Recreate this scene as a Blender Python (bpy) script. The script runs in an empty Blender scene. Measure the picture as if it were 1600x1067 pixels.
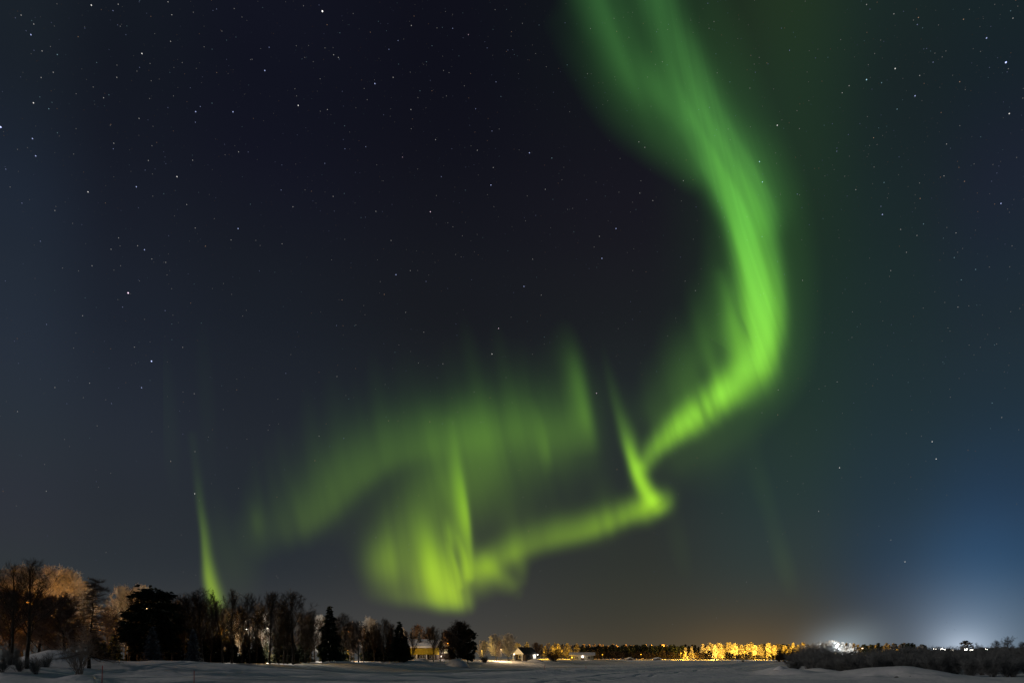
import bpy, math, random
import numpy as np
from mathutils import Vector

R = math.radians
scene = bpy.context.scene
C = scene.collection
F = 889.0            # focal length in photograph pixels (20 mm on full frame)
HZ = 1026.0          # photograph row of the horizon
EYE = 2.2            # metres above the river ice

# ------------------------------------------------------------------ camera
cam_d = bpy.data.cameras.new('camera')
cam = bpy.data.objects.new('camera', cam_d)
C.objects.link(cam)
cam.location = (0, 0, EYE)
cam.rotation_euler = (R(90), 0, 0)
cam_d.sensor_width = 36.0
cam_d.lens = 36.0 * F / 1600.0
cam_d.shift_y = (HZ - 533.5) / 1600.0
cam_d.clip_start = 0.1
cam_d.clip_end = 20000
scene.camera = cam

scene.view_settings.view_transform = 'Standard'
scene.view_settings.look = 'None'
scene.view_settings.exposure = 0
scene.view_settings.gamma = 1
cy = scene.cycles
cy.use_denoising = True
cy.use_adaptive_sampling = False
cy.max_bounces = 4
cy.diffuse_bounces = 2
cy.transparent_max_bounces = 24
cy.sample_clamp_indirect = 4
try:
    cy.use_light_tree = True
except Exception:
    pass


def lin(r, g, b):
    def f(c):
        c /= 255.0
        return c / 12.92 if c <= 0.04045 else ((c + 0.055) / 1.055) ** 2.4
    return (f(r), f(g), f(b), 1.0)


def px_dir(px, py):
    v = Vector(((px - 800) / F, 1.0, (HZ - py) / F))
    return v.normalized()


def azel(px, py):
    d = px_dir(px, py)
    return math.degrees(math.atan2(d.x, d.y)), math.degrees(math.asin(d.z))


# ------------------------------------------------------------------ world: night sky with town glow
world = bpy.data.worlds.new("World")
scene.world = world
world.use_nodes = True
nt = world.node_tree
nt.nodes.clear()
N = nt.nodes.new
L = nt.links.new


def math_node(op, a, b=None, c=None):
    n = N('ShaderNodeMath')
    n.operation = op
    for i, v in enumerate((a, b, c)):
        if v is None:
            continue
        if isinstance(v, (int, float)):
            n.inputs[i].default_value = v
        else:
            L(v, n.inputs[i])
    return n.outputs[0]


tc = N('ShaderNodeTexCoord')
sep = N('ShaderNodeSeparateXYZ')
L(tc.outputs['Generated'], sep.inputs[0])
el = math_node('MULTIPLY', math_node('ARCSINE', sep.outputs[2]), 180 / math.pi)
az = math_node('MULTIPLY', math_node('ARCTAN2', sep.outputs[0], sep.outputs[1]), 180 / math.pi)
el_n = math_node('DIVIDE', el, 60.0)

SKY = {
    20: [(0, 26, 33, 41), (130, 26, 33, 43), (270, 30, 38, 51), (400, 34, 42, 54), (530, 38, 46, 58), (670, 42, 49, 58), (800, 46, 50, 58), (900, 49, 54, 57), (1000, 56, 58, 58)],
    190: [(0, 20, 25, 34), (130, 20, 24, 34), (270, 23, 27, 38), (400, 27, 32, 43), (530, 31, 37, 48), (670, 38, 44, 54), (800, 41, 46, 53), (900, 46, 51, 56), (1000, 56, 58, 59)],
    400: [(0, 18, 20, 32), (130, 17, 19, 31), (270, 20, 22, 34), (400, 24, 28, 37), (530, 28, 33, 42), (670, 34, 39, 47), (800, 38, 44, 50), (900, 44, 49, 54), (1000, 56, 58, 60)],
    700: [(0, 15, 16, 26), (130, 15, 16, 26), (270, 18, 19, 28), (400, 22, 24, 31), (530, 26, 29, 34), (670, 34, 40, 44), (800, 42, 46, 48), (900, 52, 54, 54), (1000, 64, 64, 62)],
    1000: [(0, 18, 23, 26), (130, 19, 22, 27), (270, 22, 22, 30), (400, 25, 26, 32), (530, 29, 33, 36), (670, 36, 42, 44), (800, 42, 47, 46), (900, 50, 53, 48), (1000, 60, 59, 52)],
    1230: [(0, 33, 48, 34), (130, 31, 46, 36), (270, 30, 44, 36), (400, 29, 42, 36), (530, 31, 46, 42), (670, 36, 52, 48), (800, 42, 56, 56), (900, 52, 60, 58), (1000, 63, 61, 55)],
    1400: [(0, 26, 38, 38), (130, 25, 35, 38), (270, 26, 37, 41), (400, 28, 41, 44), (530, 31, 45, 49), (670, 34, 50, 57), (800, 38, 54, 66), (900, 46, 60, 74), (1000, 64, 71, 78)],
    1560: [(0, 24, 36, 40), (130, 24, 34, 42), (270, 28, 35, 48), (400, 29, 40, 51), (530, 32, 45, 54), (670, 34, 51, 65), (800, 38, 58, 80), (900, 46, 69, 92), (1000, 73, 89, 103)],
}
prev = None
prev_az = None
for px in sorted(SKY):
    ramp = N('ShaderNodeValToRGB')
    L(el_n, ramp.inputs[0])
    cr = ramp.color_ramp
    cr.interpolation = 'CARDINAL'
    stops = []
    for (py, r, g, b) in SKY[px]:
        a_, e_ = azel(px, py)
        stops.append((max(0.0, e_ / 60.0), lin(r, g, b)))
    stops.sort(key=lambda s: s[0])
    while len(cr.elements) < len(stops):
        cr.elements.new(0.5)
    for e, (p, c) in zip(cr.elements, stops):
        e.position = p
        e.color = c
    a_mid = azel(px, 600)[0]
    if prev is None:
        prev = ramp.outputs[0]
    else:
        mr = N('ShaderNodeMapRange')
        mr.interpolation_type = 'SMOOTHSTEP'
        mr.inputs['From Min'].default_value = prev_az
        mr.inputs['From Max'].default_value = a_mid
        L(az, mr.inputs['Value'])
        mx = N('ShaderNodeMix')
        mx.data_type = 'RGBA'
        L(mr.outputs[0], mx.inputs['Factor'])
        L(prev, mx.inputs['A'])
        L(ramp.outputs[0], mx.inputs['B'])
        prev = mx.outputs['Result']
    prev_az = a_mid
# behind the viewer the two ends of the ring meet in one colour
mr = N('ShaderNodeMapRange')
mr.interpolation_type = 'SMOOTHSTEP'
mr.inputs['From Min'].default_value = 60
mr.inputs['From Max'].default_value = 150
L(math_node('ABSOLUTE', az), mr.inputs['Value'])
mx = N('ShaderNodeMix')
mx.data_type = 'RGBA'
L(mr.outputs[0], mx.inputs['Factor'])
L(prev, mx.inputs['A'])
mx.inputs['B'].default_value = lin(38, 46, 54)
sky_col = mx.outputs['Result']


def add_glow(col_in, px, py, saz, sel, rgb, power=1.0):
    """A glow of town light in the air over one direction: exp(-((da/s)^2 + (de/s)^2)^power)."""
    a0, e0 = azel(px, py)
    da = math_node('DIVIDE', math_node('SUBTRACT', az, a0), saz)
    de = math_node('DIVIDE', math_node('SUBTRACT', el, e0), sel)
    r2 = math_node('ADD', math_node('MULTIPLY', da, da), math_node('MULTIPLY', de, de))
    g = math_node('EXPONENT', math_node('MULTIPLY', math_node('POWER', r2, power), -1.0))
    m = N('ShaderNodeMix')
    m.data_type = 'RGBA'
    m.blend_type = 'ADD'
    m.clamp_result = False
    L(g, m.inputs['Factor'])
    L(col_in, m.inputs['A'])
    m.inputs['B'].default_value = (*rgb, 1)
    return m.outputs['Result']


sky_col = add_glow(sky_col, 1160, 1030, 6.5, 3.0, (0.085, 0.042, 0.004), 0.8)
sky_col = add_glow(sky_col, 1110, 1030, 20.0, 5.0, (0.003, 0.0017, 0.000), 1.0)
sky_col = add_glow(sky_col, 1505, 1015, 2.9, 3.3, (0.165, 0.205, 0.265), 0.68)
sky_col = add_glow(sky_col, 1515, 900, 5.0, 6.0, (0.003, 0.016, 0.038), 1.0)
sky_col = add_glow(sky_col, 1314, 1012, 2.0, 1.3, (0.20, 0.26, 0.30), 0.75)
sky_col = add_glow(sky_col, 1345, 992, 2.0, 1.5, (0.03, 0.035, 0.035), 1.0)
sky_col = add_glow(sky_col, 1505, 1012, 1.8, 1.3, (0.19, 0.205, 0.225), 0.8)
sky_col = add_glow(sky_col, 860, 1020, 9.0, 2.5, (0.02, 0.010, 0.001), 1.0)
sky_col = add_glow(sky_col, 1250, 330, 6.0, 14.0, (0.001, 0.007, 0.001), 1.0)
sky_col = add_glow(sky_col, 420, 990, 14.0, 3.5, (0.012, 0.010, 0.008), 1.0)
bg = N('ShaderNodeBackground')
L(sky_col, bg.inputs[0])
bg.inputs[1].default_value = 1.0
ow = N('ShaderNodeOutputWorld')
L(bg.outputs[0], ow.inputs[0])

# ------------------------------------------------------------------ low moon, behind the viewer's left shoulder
sun_d = bpy.data.lights.new('moon_light', 'SUN')
sun_d.energy = 0.60
sun_d.angle = R(0.5)
sun_d.color = (1.0, 0.88, 0.80)
sun = bpy.data.objects.new('moon_light', sun_d)
C.objects.link(sun)
SUN_AZ, SUN_EL = -100.0, 15.0
sd = Vector((math.sin(R(SUN_AZ)) * math.cos(R(SUN_EL)), math.cos(R(SUN_AZ)) * math.cos(R(SUN_EL)), math.sin(R(SUN_EL))))
sun.rotation_euler = sd.to_track_quat('Z', 'Y').to_euler()


# ------------------------------------------------------------------ helpers
def tag(o, label=None, cat=None, group=None, kind=None):
    if label:
        o['label'] = label
    if cat:
        o['category'] = cat
    if group:
        o['group'] = group
    if kind:
        o['kind'] = kind
    return o


def mesh_from(name, V, faces, smooth=False, mats=None, mat_idx=None):
    """faces: (n,k) array, or a list of arrays of different k."""
    if not isinstance(faces, list):
        faces = [faces]
    faces = [np.asarray(f, dtype=np.int32) for f in faces if len(f)]
    me = bpy.data.meshes.new(name)
    V = np.asarray(V, dtype=np.float32)
    me.vertices.add(len(V))
    me.vertices.foreach_set('co', V.ravel())
    loops = np.concatenate([f.ravel() for f in faces])
    cnt = np.concatenate([np.full(len(f), f.shape[1], dtype=np.int32) for f in faces])
    start = np.concatenate([[0], np.cumsum(cnt)[:-1]]).astype(np.int32)
    me.loops.add(len(loops))
    me.loops.foreach_set('vertex_index', loops)
    me.polygons.add(len(cnt))
    me.polygons.foreach_set('loop_start', start)
    me.polygons.foreach_set('loop_total', cnt)
    if smooth:
        me.polygons.foreach_set('use_smooth', np.ones(len(cnt), dtype=bool))
    for m in mats or []:
        me.materials.append(m)
    if mat_idx is not None:
        me.polygons.foreach_set('material_index', np.asarray(mat_idx, dtype=np.int32))
    me.update(calc_edges=True)
    return me


def obj(name, me, parent=None, loc=None):
    o = bpy.data.objects.new(name, me)
    C.objects.link(o)
    if parent is not None:
        o.parent = parent
    if loc is not None:
        o.location = loc
    return o


def empty(name, loc, rz=0.0, s=1.0):
    o = bpy.data.objects.new(name, None)
    C.objects.link(o)
    o.location = loc
    o.rotation_euler = (0, 0, rz)
    o.scale = s if isinstance(s, tuple) else (s, s, s)
    o.empty_display_size = 0.2
    return o


class MB:
    """Collects boxes, prisms and tubes into one mesh."""

    def __init__(self):
        self.v, self.f = [], []

    def quad(self, a, b, c, d):
        i = len(self.v)
        self.v += [a, b, c, d]
        self.f.append((i, i + 1, i + 2, i + 3))

    def poly(self, pts):
        i = len(self.v)
        self.v += list(pts)
        self.f.append(tuple(range(i, i + len(pts))))

    def box(self, x0, x1, y0, y1, z0, z1):
        i = len(self.v)
        self.v += [(x0, y0, z0), (x1, y0, z0), (x1, y1, z0), (x0, y1, z0), (x0, y0, z1), (x1, y0, z1), (x1, y1, z1), (x0, y1, z1)]
        for q in ((0, 3, 2, 1), (4, 5, 6, 7), (0, 1, 5, 4), (1, 2, 6, 5), (2, 3, 7, 6), (3, 0, 4, 7)):
            self.f.append(tuple(i + k for k in q))
        return self

    def prism(self, prof, y0, y1):
        """profile in (x, z), extruded along y."""
        n = len(prof)
        i = len(self.v)
        self.v += [(x, y0, z) for x, z in prof] + [(x, y1, z) for x, z in prof]
        self.f.append(tuple(i + k for k in range(n)))
        self.f.append(tuple(i + n + k for k in reversed(range(n))))
        for k in range(n):
            k2 = (k + 1) % n
            self.f.append((i + k2, i + k, i + n + k, i + n + k2))
        return self

    def tube(self, p0, p1, r0, r1, n=8):
        p0, p1 = Vector(p0), Vector(p1)
        d = (p1 - p0).normalized()
        a = d.orthogonal().normalized()
        b = d.cross(a)
        i = len(self.v)
        for p, r in ((p0, r0), (p1, r1)):
            for k in range(n):
                t = 2 * math.pi * k / n
                self.v.append(tuple(p + a * (r * math.cos(t)) + b * (r * math.sin(t))))
        for k in range(n):
            k2 = (k + 1) % n
            self.f.append((i + k, i + k2, i + n + k2, i + n + k))
        self.f.append(tuple(i + k for k in reversed(range(n))))
        self.f.append(tuple(i + n + k for k in range(n)))
        return self

    def build(self, name, mat, parent=None, loc=None, bevel=0.0):
        me = bpy.data.meshes.new(name)
        me.from_pydata([tuple(v) for v in self.v], [], self.f)
        me.materials.append(mat)
        o = obj(name, me, parent, loc)
        if bevel:
            b = o.modifiers.new('bevel', 'BEVEL')
            b.width = bevel
            b.segments = 2
        return o


def new_mat(name):
    m = bpy.data.materials.new(name)
    m.use_nodes = True
    return m, m.node_tree, m.node_tree.nodes['Principled BSDF']


def surface_mat(name, c1, c2, scale=3.0, rough=0.9, bump=0.0, detail=4.0, coord='Object'):
    m, t, p = new_mat(name)
    tc_ = t.nodes.new('ShaderNodeTexCoord')
    nz = t.nodes.new('ShaderNodeTexNoise')
    nz.inputs['Scale'].default_value = scale
    nz.inputs['Detail'].default_value = detail
    t.links.new(tc_.outputs[coord], nz.inputs['Vector'])
    rp = t.nodes.new('ShaderNodeValToRGB')
    rp.color_ramp.elements[0].position = 0.32
    rp.color_ramp.elements[1].position = 0.68
    rp.color_ramp.elements[0].color = (*c1, 1)
    rp.color_ramp.elements[1].color = (*c2, 1)
    t.links.new(nz.outputs['Fac'], rp.inputs[0])
    t.links.new(rp.outputs[0], p.inputs['Base Color'])
    p.inputs['Roughness'].default_value = rough
    p.inputs['Specular IOR Level'].default_value = 0.2
    if bump:
        bp = t.nodes.new('ShaderNodeBump')
        bp.inputs['Strength'].default_value = bump
        bp.inputs['Distance'].default_value = 0.1
        t.links.new(nz.outputs['Fac'], bp.inputs['Height'])
        t.links.new(bp.outputs[0], p.inputs['Normal'])
    return m


def emit_mat(name, col, strength):
    m = bpy.data.materials.new(name)
    m.use_nodes = True
    t = m.node_tree
    t.nodes.clear()
    e = t.nodes.new('ShaderNodeEmission')
    e.inputs[0].default_value = (*col, 1)
    e.inputs[1].default_value = strength
    o = t.nodes.new('ShaderNodeOutputMaterial')
    t.links.new(e.outputs[0], o.inputs[0])
    m.cycles.emission_sampling = 'NONE'
    return m


def smoothstep(a, b, x):
    t = np.clip((x - a) / (b - a), 0, 1)
    return t * t * (3 - 2 * t)


_rs = np.random.RandomState(11)
_tab = _rs.rand(256, 256)


def vnoise(x, y):
    xi, yi = np.floor(x).astype(int), np.floor(y).astype(int)
    fx, fy = x - xi, y - yi
    fx, fy = fx * fx * (3 - 2 * fx), fy * fy * (3 - 2 * fy)
    g = lambda a, b: _tab[a & 255, b & 255]
    return (g(xi, yi) * (1 - fx) + g(xi + 1, yi) * fx) * (1 - fy) + (g(xi, yi + 1) * (1 - fx) + g(xi + 1, yi + 1) * fx) * fy - 0.5


def fbm(x, y, o=4):
    s, a = 0, 1.0
    for k in range(o):
        s = s + a * vnoise(x * 2 ** k + 17.3 * k, y * 2 ** k + 5.7 * k)
        a *= 0.5
    return s


# ------------------------------------------------------------------ ground: snow-covered river ice and banks, one sheet to the horizon
TRENCH_X = [-1500, 300, 560, 700, 800, 900, 1000, 1100, 1200, 1300, 1500]
TRENCH_Y = [1068, 1066, 1061.0, 1058.0, 1055.0, 1051.0, 1046.0, 1041.5, 1037.5, 1034, 1031]
MOUNDS = [  # photo x, distance, radius across, radius along, height
    (85, 64, 3.6, 2.6, 1.25), (1214, 78, 2.2, 3.0, 0.55), (1135, 90, 3.5, 4.0, 0.3), (1246, 73, 2.6, 3.0, 0.5),
    (1330, 62, 6.5, 4.0, 0.62), (1440, 57, 4.2, 3.0, 0.62), (1400, 60, 4, 3.5, 0.55), (1273, 84, 2.0, 3.0, 0.5), (1290, 80, 1.6, 2.0, 0.35),
    (1180, 74, 2.2, 2.6, -0.5), (1228, 70, 1.6, 2.2, -0.4), (1500, 52, 3, 2.0, 0.2), (125, 51, 1.6, 1.4, 0.45), (30, 53, 4, 2.5, 0.4),
    (330, 70, 6, 4, 0.2), (250, 67, 4.0, 3.0, 0.25), (440, 70, 5, 3.0, 0.22), (580, 92, 7, 4, 0.35), (655, 108, 4, 4, 0.45), (160, 66, 4, 3, 0.3),
    (1360, 56, 1.2, 1.0, 0.15), (1388, 57, .9, .9, -0.18), (1425, 55, .9, .8, 0.18), (1460, 54, 1.5, 1.0, 0.15), (1310, 60, 1.5, 1.2, -0.22), (1345, 58, .8, .7, -.15),
]


def gz(x, y):
    x = np.asarray(x, dtype=float)
    y = np.asarray(y, dtype=float)
    D = np.maximum(y, 1.0)
    u = np.clip(x / D, -3, 3)
    px = 800 + F * u
    r = np.hypot(x, y)
    front = smoothstep(5, 25, y)
    # the bank where the trees and houses stand
    d0 = np.interp(px, [-1500, 0, 300, 500, 700, 850, 1000, 1250, 1600, 2600], [38, 46, 52, 62, 95, 118, 190, 110, 62, 45])
    d1 = np.interp(px, [-1500, 0, 300, 500, 700, 850, 1000, 1250, 1600, 2600], [46, 58, 72, 92, 125, 165, 260, 170, 85, 60])
    top = np.interp(px, [0, 330, 700, 1000, 1250, 1600], [1.35, 1.32, 1.30, 0.9, 0.75, 0.95])
    z = top * smoothstep(d0, d1, D) * front
    z = z + 0.6 * smoothstep(300, 900, r)
    # drifts, wind ridges
    near = np.exp(-((r - 65) / 120.0) ** 2)
    z = z + front * (0.34 * fbm(x * 0.05, y * 0.09) + 0.20 * fbm(x * 0.14 + 9, y * 0.5, 3) * near + 0.10 * fbm(x * 0.5, y * 1.1, 3) * near)
    bankness = smoothstep(0.15, 0.9, z)
    z = z + front * bankness * 0.22 * np.abs(fbm(x * 0.10 + 3, y * 0.25 + 8, 3))
    # the ploughed, shaded winter track that curves over the ice
    ty = np.interp(px, TRENCH_X, TRENCH_Y)
    td = EYE * F / np.maximum(ty - HZ, 1.0)
    rel = (D - td) / (td * 0.085)
    z = z - front * 0.30 * np.exp(-np.abs(rel) ** 3) * (px > 150)
    z = z + front * 0.14 * np.exp(-((rel - 1.5) / 0.5) ** 2)
    # narrow snowmobile grooves
    for off, dep in ((0.70, 0.16), (0.74, 0.14), (0.84, 0.2), (1.20, 0.22), (1.26, 0.2), (1.36, .18)):
        w = (D - td * off - 1.5 * np.sin(px * 0.006 + off * 9)) / 0.5
        z = z - front * dep * np.exp(-w * w)
    # paired ski track that climbs the bank
    for off in (0.0, 1.1):
        xc = -41.5 + off + (y - 58) * 0.10
        w = (x - xc - 0.03 * (y - 58) ** 2) / 0.30
        z = z - 0.16 * np.exp(-w * w) * smoothstep(52, 56, y) * (1 - smoothstep(70, 74, y))
    for (mx_, md, rx, ry, h) in MOUNDS:
        X, Y = (mx_ - 800) / F * md, md
        q = ((x - X) / rx) ** 2 + ((y - Y) / ry) ** 2
        z = z + h * np.exp(-q ** 1.25)
    return z


def at(px, D, sink=0.0):
    x = (px - 800) / F * D
    return Vector((x, D, float(gz(x, D)) - sink))


def height_to(px, D, py_top):
    """Height above the ground of what reaches photograph row py_top at distance D."""
    x = (px - 800) / F * D
    return EYE + (HZ - py_top) / F * D - float(gz(x, D))


angs = np.concatenate([np.linspace(-180, -52, 40)[:-1], np.linspace(-52, 52, 760), np.linspace(52, 180, 40)[1:-1]])
rads = np.concatenate([np.linspace(1, 34, 22)[:-1], np.linspace(34, 100, 330)[:-1], np.geomspace(100, 320, 170)[:-1], np.geomspace(320, 9000, 40)])
A, RR = np.meshgrid(np.radians(angs), rads)
GX, GY = RR * np.sin(A), RR * np.cos(A)
GZ = gz(GX, GY)
na, nr = len(angs), len(rads)
V = np.stack([GX.ravel(), GY.ravel(), GZ.ravel()], 1)
V = np.vstack([V, [[0, 0, 0]]])
ii, jj = np.meshgrid(np.arange(nr - 1), np.arange(na), indexing='ij')
j2 = (jj + 1) % na
quads = np.stack([ii * na + jj, ii * na + j2, (ii + 1) * na + j2, (ii + 1) * na + jj], -1).reshape(-1, 4)[:, ::-1]
tris = np.array([[len(V) - 1, j, (j + 1) % na] for j in range(na)])[:, ::-1]

snow, t, p = new_mat('snow')
geo = t.nodes.new('ShaderNodeNewGeometry')
n1 = t.nodes.new('ShaderNodeTexNoise'); n1.inputs['Scale'].default_value = 0.12; n1.inputs['Detail'].default_value = 5
n2 = t.nodes.new('ShaderNodeTexNoise'); n2.inputs['Scale'].default_value = 2.2; n2.inputs['Detail'].default_value = 6
t.links.new(geo.outputs['Position'], n1.inputs['Vector'])
t.links.new(geo.outputs['Position'], n2.inputs['Vector'])
rp = t.nodes.new('ShaderNodeValToRGB')
rp.color_ramp.elements[0].position = 0.3
rp.color_ramp.elements[1].position = 0.7
rp.color_ramp.elements[0].color = (0.66, 0.68, 0.71, 1)
rp.color_ramp.elements[1].color = (0.84, 0.85, 0.86, 1)
t.links.new(n1.outputs['Fac'], rp.inputs[0])
t.links.new(rp.outputs[0], p.inputs['Base Color'])
p.inputs['Roughness'].default_value = 0.95
p.inputs['Specular IOR Level'].default_value = 0.1
bp = t.nodes.new('ShaderNodeBump')
bp.inputs['Strength'].default_value = 0.5
bp.inputs['Distance'].default_value = 0.12
t.links.new(n2.outputs['Fac'], bp.inputs['Height'])
t.links.new(bp.outputs[0], p.inputs['Normal'])
ground = obj('snow_field', mesh_from('snow_field', V, [quads, tris], smooth=True, mats=[snow]))
tag(ground, kind='structure')

# ------------------------------------------------------------------ the aurora
AX = np.arange(255, 1420, 2.6)
AY = np.arange(-300, 970, 2.6)
PX, PY = np.meshgrid(AX, AY)


def spline(pts, n=240):
    P = np.asarray(pts, float)
    t_ = np.concatenate([[0], np.cumsum(np.maximum(1e-3, np.hypot(*np.diff(P[:, :2], axis=0).T)))])
    s = np.linspace(0, t_[-1], n)
    out = []
    for k in range(P.shape[1]):
        y = P[:, k]
        m = np.gradient(y, t_)
        i = np.clip(np.searchsorted(t_, s, 'right') - 1, 0, len(t_) - 2)
        h = t_[i + 1] - t_[i]
        q = (s - t_[i]) / h
        out.append((2 * q**3 - 3 * q**2 + 1) * y[i] + (q**3 - 2 * q**2 + q) * h * m[i] + (-2 * q**3 + 3 * q**2) * y[i + 1] + (q**3 - q**2) * h * m[i + 1])
    return np.stack(out, 1)


def stroke(pts, power=2.0, n=240):
    """A ribbon of light along a curve: each point is x, y, strength, width to one side, width to the other."""
    S = spline(pts, n)
    S[:, 2:] = np.maximum(S[:, 2:], 0)
    w = max(S[:, 3].max(), S[:, 4].max()) * 3.2
    m = (PX > S[:, 0].min() - w) & (PX < S[:, 0].max() + w) & (PY > S[:, 1].min() - w) & (PY < S[:, 1].max() + w)
    x, y = PX[m], PY[m]
    T = np.gradient(S[:, :2], axis=0)
    T /= np.linalg.norm(T, axis=1)[:, None] + 1e-9
    res = np.zeros(len(x))
    for a in range(0, len(x), 20000):
        dx = x[a:a + 20000, None] - S[None, :, 0]
        dy = y[a:a + 20000, None] - S[None, :, 1]
        d2 = dx * dx + dy * dy
        k = d2.argmin(1)
        r_ = np.arange(len(k))
        side = dx[r_, k] * T[k, 1] - dy[r_, k] * T[k, 0]
        d = np.sqrt(d2[r_, k])
        f = 0.5 + 0.5 * np.tanh(side / (0.35 * (S[k, 3] + S[k, 4])))
        ww = np.maximum(S[k, 3] * (1 - f) + S[k, 4] * f, 1.0)
        res[a:a + 20000] = S[k, 2] * np.exp(-(d / ww) ** power)
    out = np.zeros_like(PX)
    out[m] = res
    return out


def blob(cx, cy_, sx, sy, amp, tilt=0.0):
    dx = PX - cx - tilt * (PY - cy_)
    dy = PY - cy_
    return amp * np.exp(-(dx / sx) ** 2 - (dy / sy) ** 2)


def n1d(q, seed, step):
    r_ = np.random.RandomState(seed).rand(4000)
    k = q / step + 500
    i = np.floor(k).astype(int)
    f = k - i
    f = f * f * (3 - 2 * f)
    return r_[np.clip(i, 0, 3998)] * (1 - f) + r_[np.clip(i + 1, 0, 3999)] * f


SLOPE = np.interp(PX, [255, 330, 720, 990, 1160, 1420], [0.08, 0.10, 0.18, 0.23, 0.36, 0.42])
Q = PX - SLOPE * (PY - 800)


def rays(B, length, gain, seed, step=9.0):
    """Extend light upward along the field lines, as rays stand on an auroral curtain."""
    Rr = np.zeros_like(B)
    mod = 0.25 + 1.5 * n1d(Q, seed, step) * n1d(Q, seed + 1, step * 2.7)
    a = math.exp(-2.6 / length)
    row = np.zeros(B.shape[1])
    for i in range(B.shape[0] - 1, -1, -1):
        sh = np.interp(AX + SLOPE[i] * 2.6, AX, row)
        row = a * sh + (1 - a) * B[i] * mod[i]
        Rr[i] = row
    return gain * Rr


main = stroke([
    (1008, -300, .10, 62, 34), (1020, -120, .11, 52, 30), (1031, 0, .115, 42, 30), (1045, 40, .12, 40, 29), (1066, 90, .15, 44, 30),
    (1086, 140, .20, 42, 32), (1106, 195, .27, 38, 37), (1124, 245, .31, 33, 46), (1141, 290, .38, 27, 48), (1155, 330, .46, 23, 46),
    (1166, 386, .56, 21, 32), (1180, 442, .62, 29, 30), (1187, 490, .64, 36, 29), (1187, 535, .62, 38, 28), (1174, 570, .64, 33, 31),
    (1152, 594, .62, 26, 30), (1128, 616, .68, 23, 24), (1102, 638, .54, 24, 22), (1069, 662, .62, 21, 20), (1046, 682, .40, 19, 16),
    (1022, 703, .29, 15, 14), (1006, 726, .24, 12, 13)], 2.0, 420)
second = stroke([(1128, 210, .02, 20, 18), (1160, 255, .06, 20, 18), (1186, 310, .10, 20, 17), (1203, 380, .13, 20, 16), (1212, 450, .15, 20, 15), (1212, 520, .14, 20, 15), (1200, 570, .06, 20, 15)], 2.2)
fold = stroke([(1128, 430, .03, 12, 9), (1138, 470, .10, 13, 10), (1148, 520, .17, 16, 12), (1157, 555, .12, 18, 14), (1164, 585, .03, 18, 14)])
left = stroke([(890, -300, .09, 44, 44), (915, -100, .09, 40, 40), (938, 0, .095, 36, 36), (960, 52, .105, 34, 33), (987, 104, .105, 33, 32), (1024, 149, .10, 32, 32), (1062, 182, .06, 30, 30)])
fringe = stroke([(880, 40, .010, 40, 40), (930, 110, .022, 40, 40), (985, 175, .036, 42, 36), (1040, 220, .05, 38, 30), (1085, 262, .045, 30, 30)])
haloL = stroke([(1108, 330, .008, 22, 26), (1122, 400, .022, 24, 26), (1122, 470, .045, 30, 24), (1108, 540, .055, 38, 26), (1070, 590, .045, 40, 26), (1030, 640, .03, 34, 26)])
haloR = stroke([(1085, -40, .02, 40, 46), (1130, 90, .024, 40, 46), (1180, 200, .022, 40, 40), (1225, 330, .026, 36, 40), (1245, 470, .026, 36, 34), (1230, 580, .028, 36, 34), (1150, 665, .03, 36, 34), (1060, 715, .025, 34, 32)])
dark = 1 - 0.30 * np.clip(stroke([(1147, 455, 0, 5, 3), (1155, 491, .8, 5, 3), (1163, 512, 1, 5, 3), (1172, 538, .2, 5, 3)]), 0, 1)
for (x0, y0, x1, y1, a_) in ((1084, 592, 1104, 660, .34), (1100, 590, 1119, 652, .26), (1070, 630, 1086, 668, .14), (1126, 540, 1146, 600, .10)):
    dark *= 1 - a_ * np.clip(stroke([(x0, y0, 0, 7, 5), ((x0 + x1) / 2, (y0 + y1) / 2, .9, 7, 5), (x1 - 3, y1 - 12, 1, 6, 5), (x1, y1, .6, 6, 5)]), 0, 1)
big = (main + second + fold) * dark
QC = PX - 0.36 * (PY - 400)
big *= (0.86 + 0.24 * n1d(QC + 18 * np.sin(PY * 0.013), 71, 13)) * (0.94 + 0.12 * n1d(Q, 72, 5))
left *= 0.80 + 0.40 * n1d(QC, 73, 20)
big_total = big + left + fringe + haloL + haloR + rays(np.where(PY > 575, big, 0), 55, 0.42, 21)

knot = stroke([(940, 520, .003, 7, 8), (949, 575, .010, 7, 9), (959, 615, .028, 8, 10), (968, 648, .065, 8, 11), (977, 677, .15, 9, 12), (988, 716, .46, 8, 10), (997, 742, .62, 9, 11), (1010, 768, .60, 11, 12), (1021, 783, .50, 13, 13), (1027, 791, .22, 13, 13)])
lower = stroke([(1034, 786, .22, 14, 18), (1010, 793, .40, 17, 18), (975, 806, .235, 15, 20), (940, 820, .235, 16, 22), (905, 831, .19, 16, 24), (870, 838, .17, 17, 26), (835, 848, .16, 17, 26),
                (800, 862, .19, 18, 24), (775, 875, .21, 20, 22), (755, 886, .21, 20, 18), (738, 893, .12, 20, 18)][::-1], 2.0)
tails = blob(743, 884, 14, 28, .12, .15) + blob(752, 908, 20, 22, .06) + stroke([(758, 872, .05, 12, 12), (774, 893, .15, 15, 13), (796, 912, .09, 16, 12), (808, 925, .02, 14, 10)]) + stroke([(805, 865, .03, 12, 12), (814, 885, .05, 14, 11), (814, 905, .03, 14, 11)])

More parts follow.
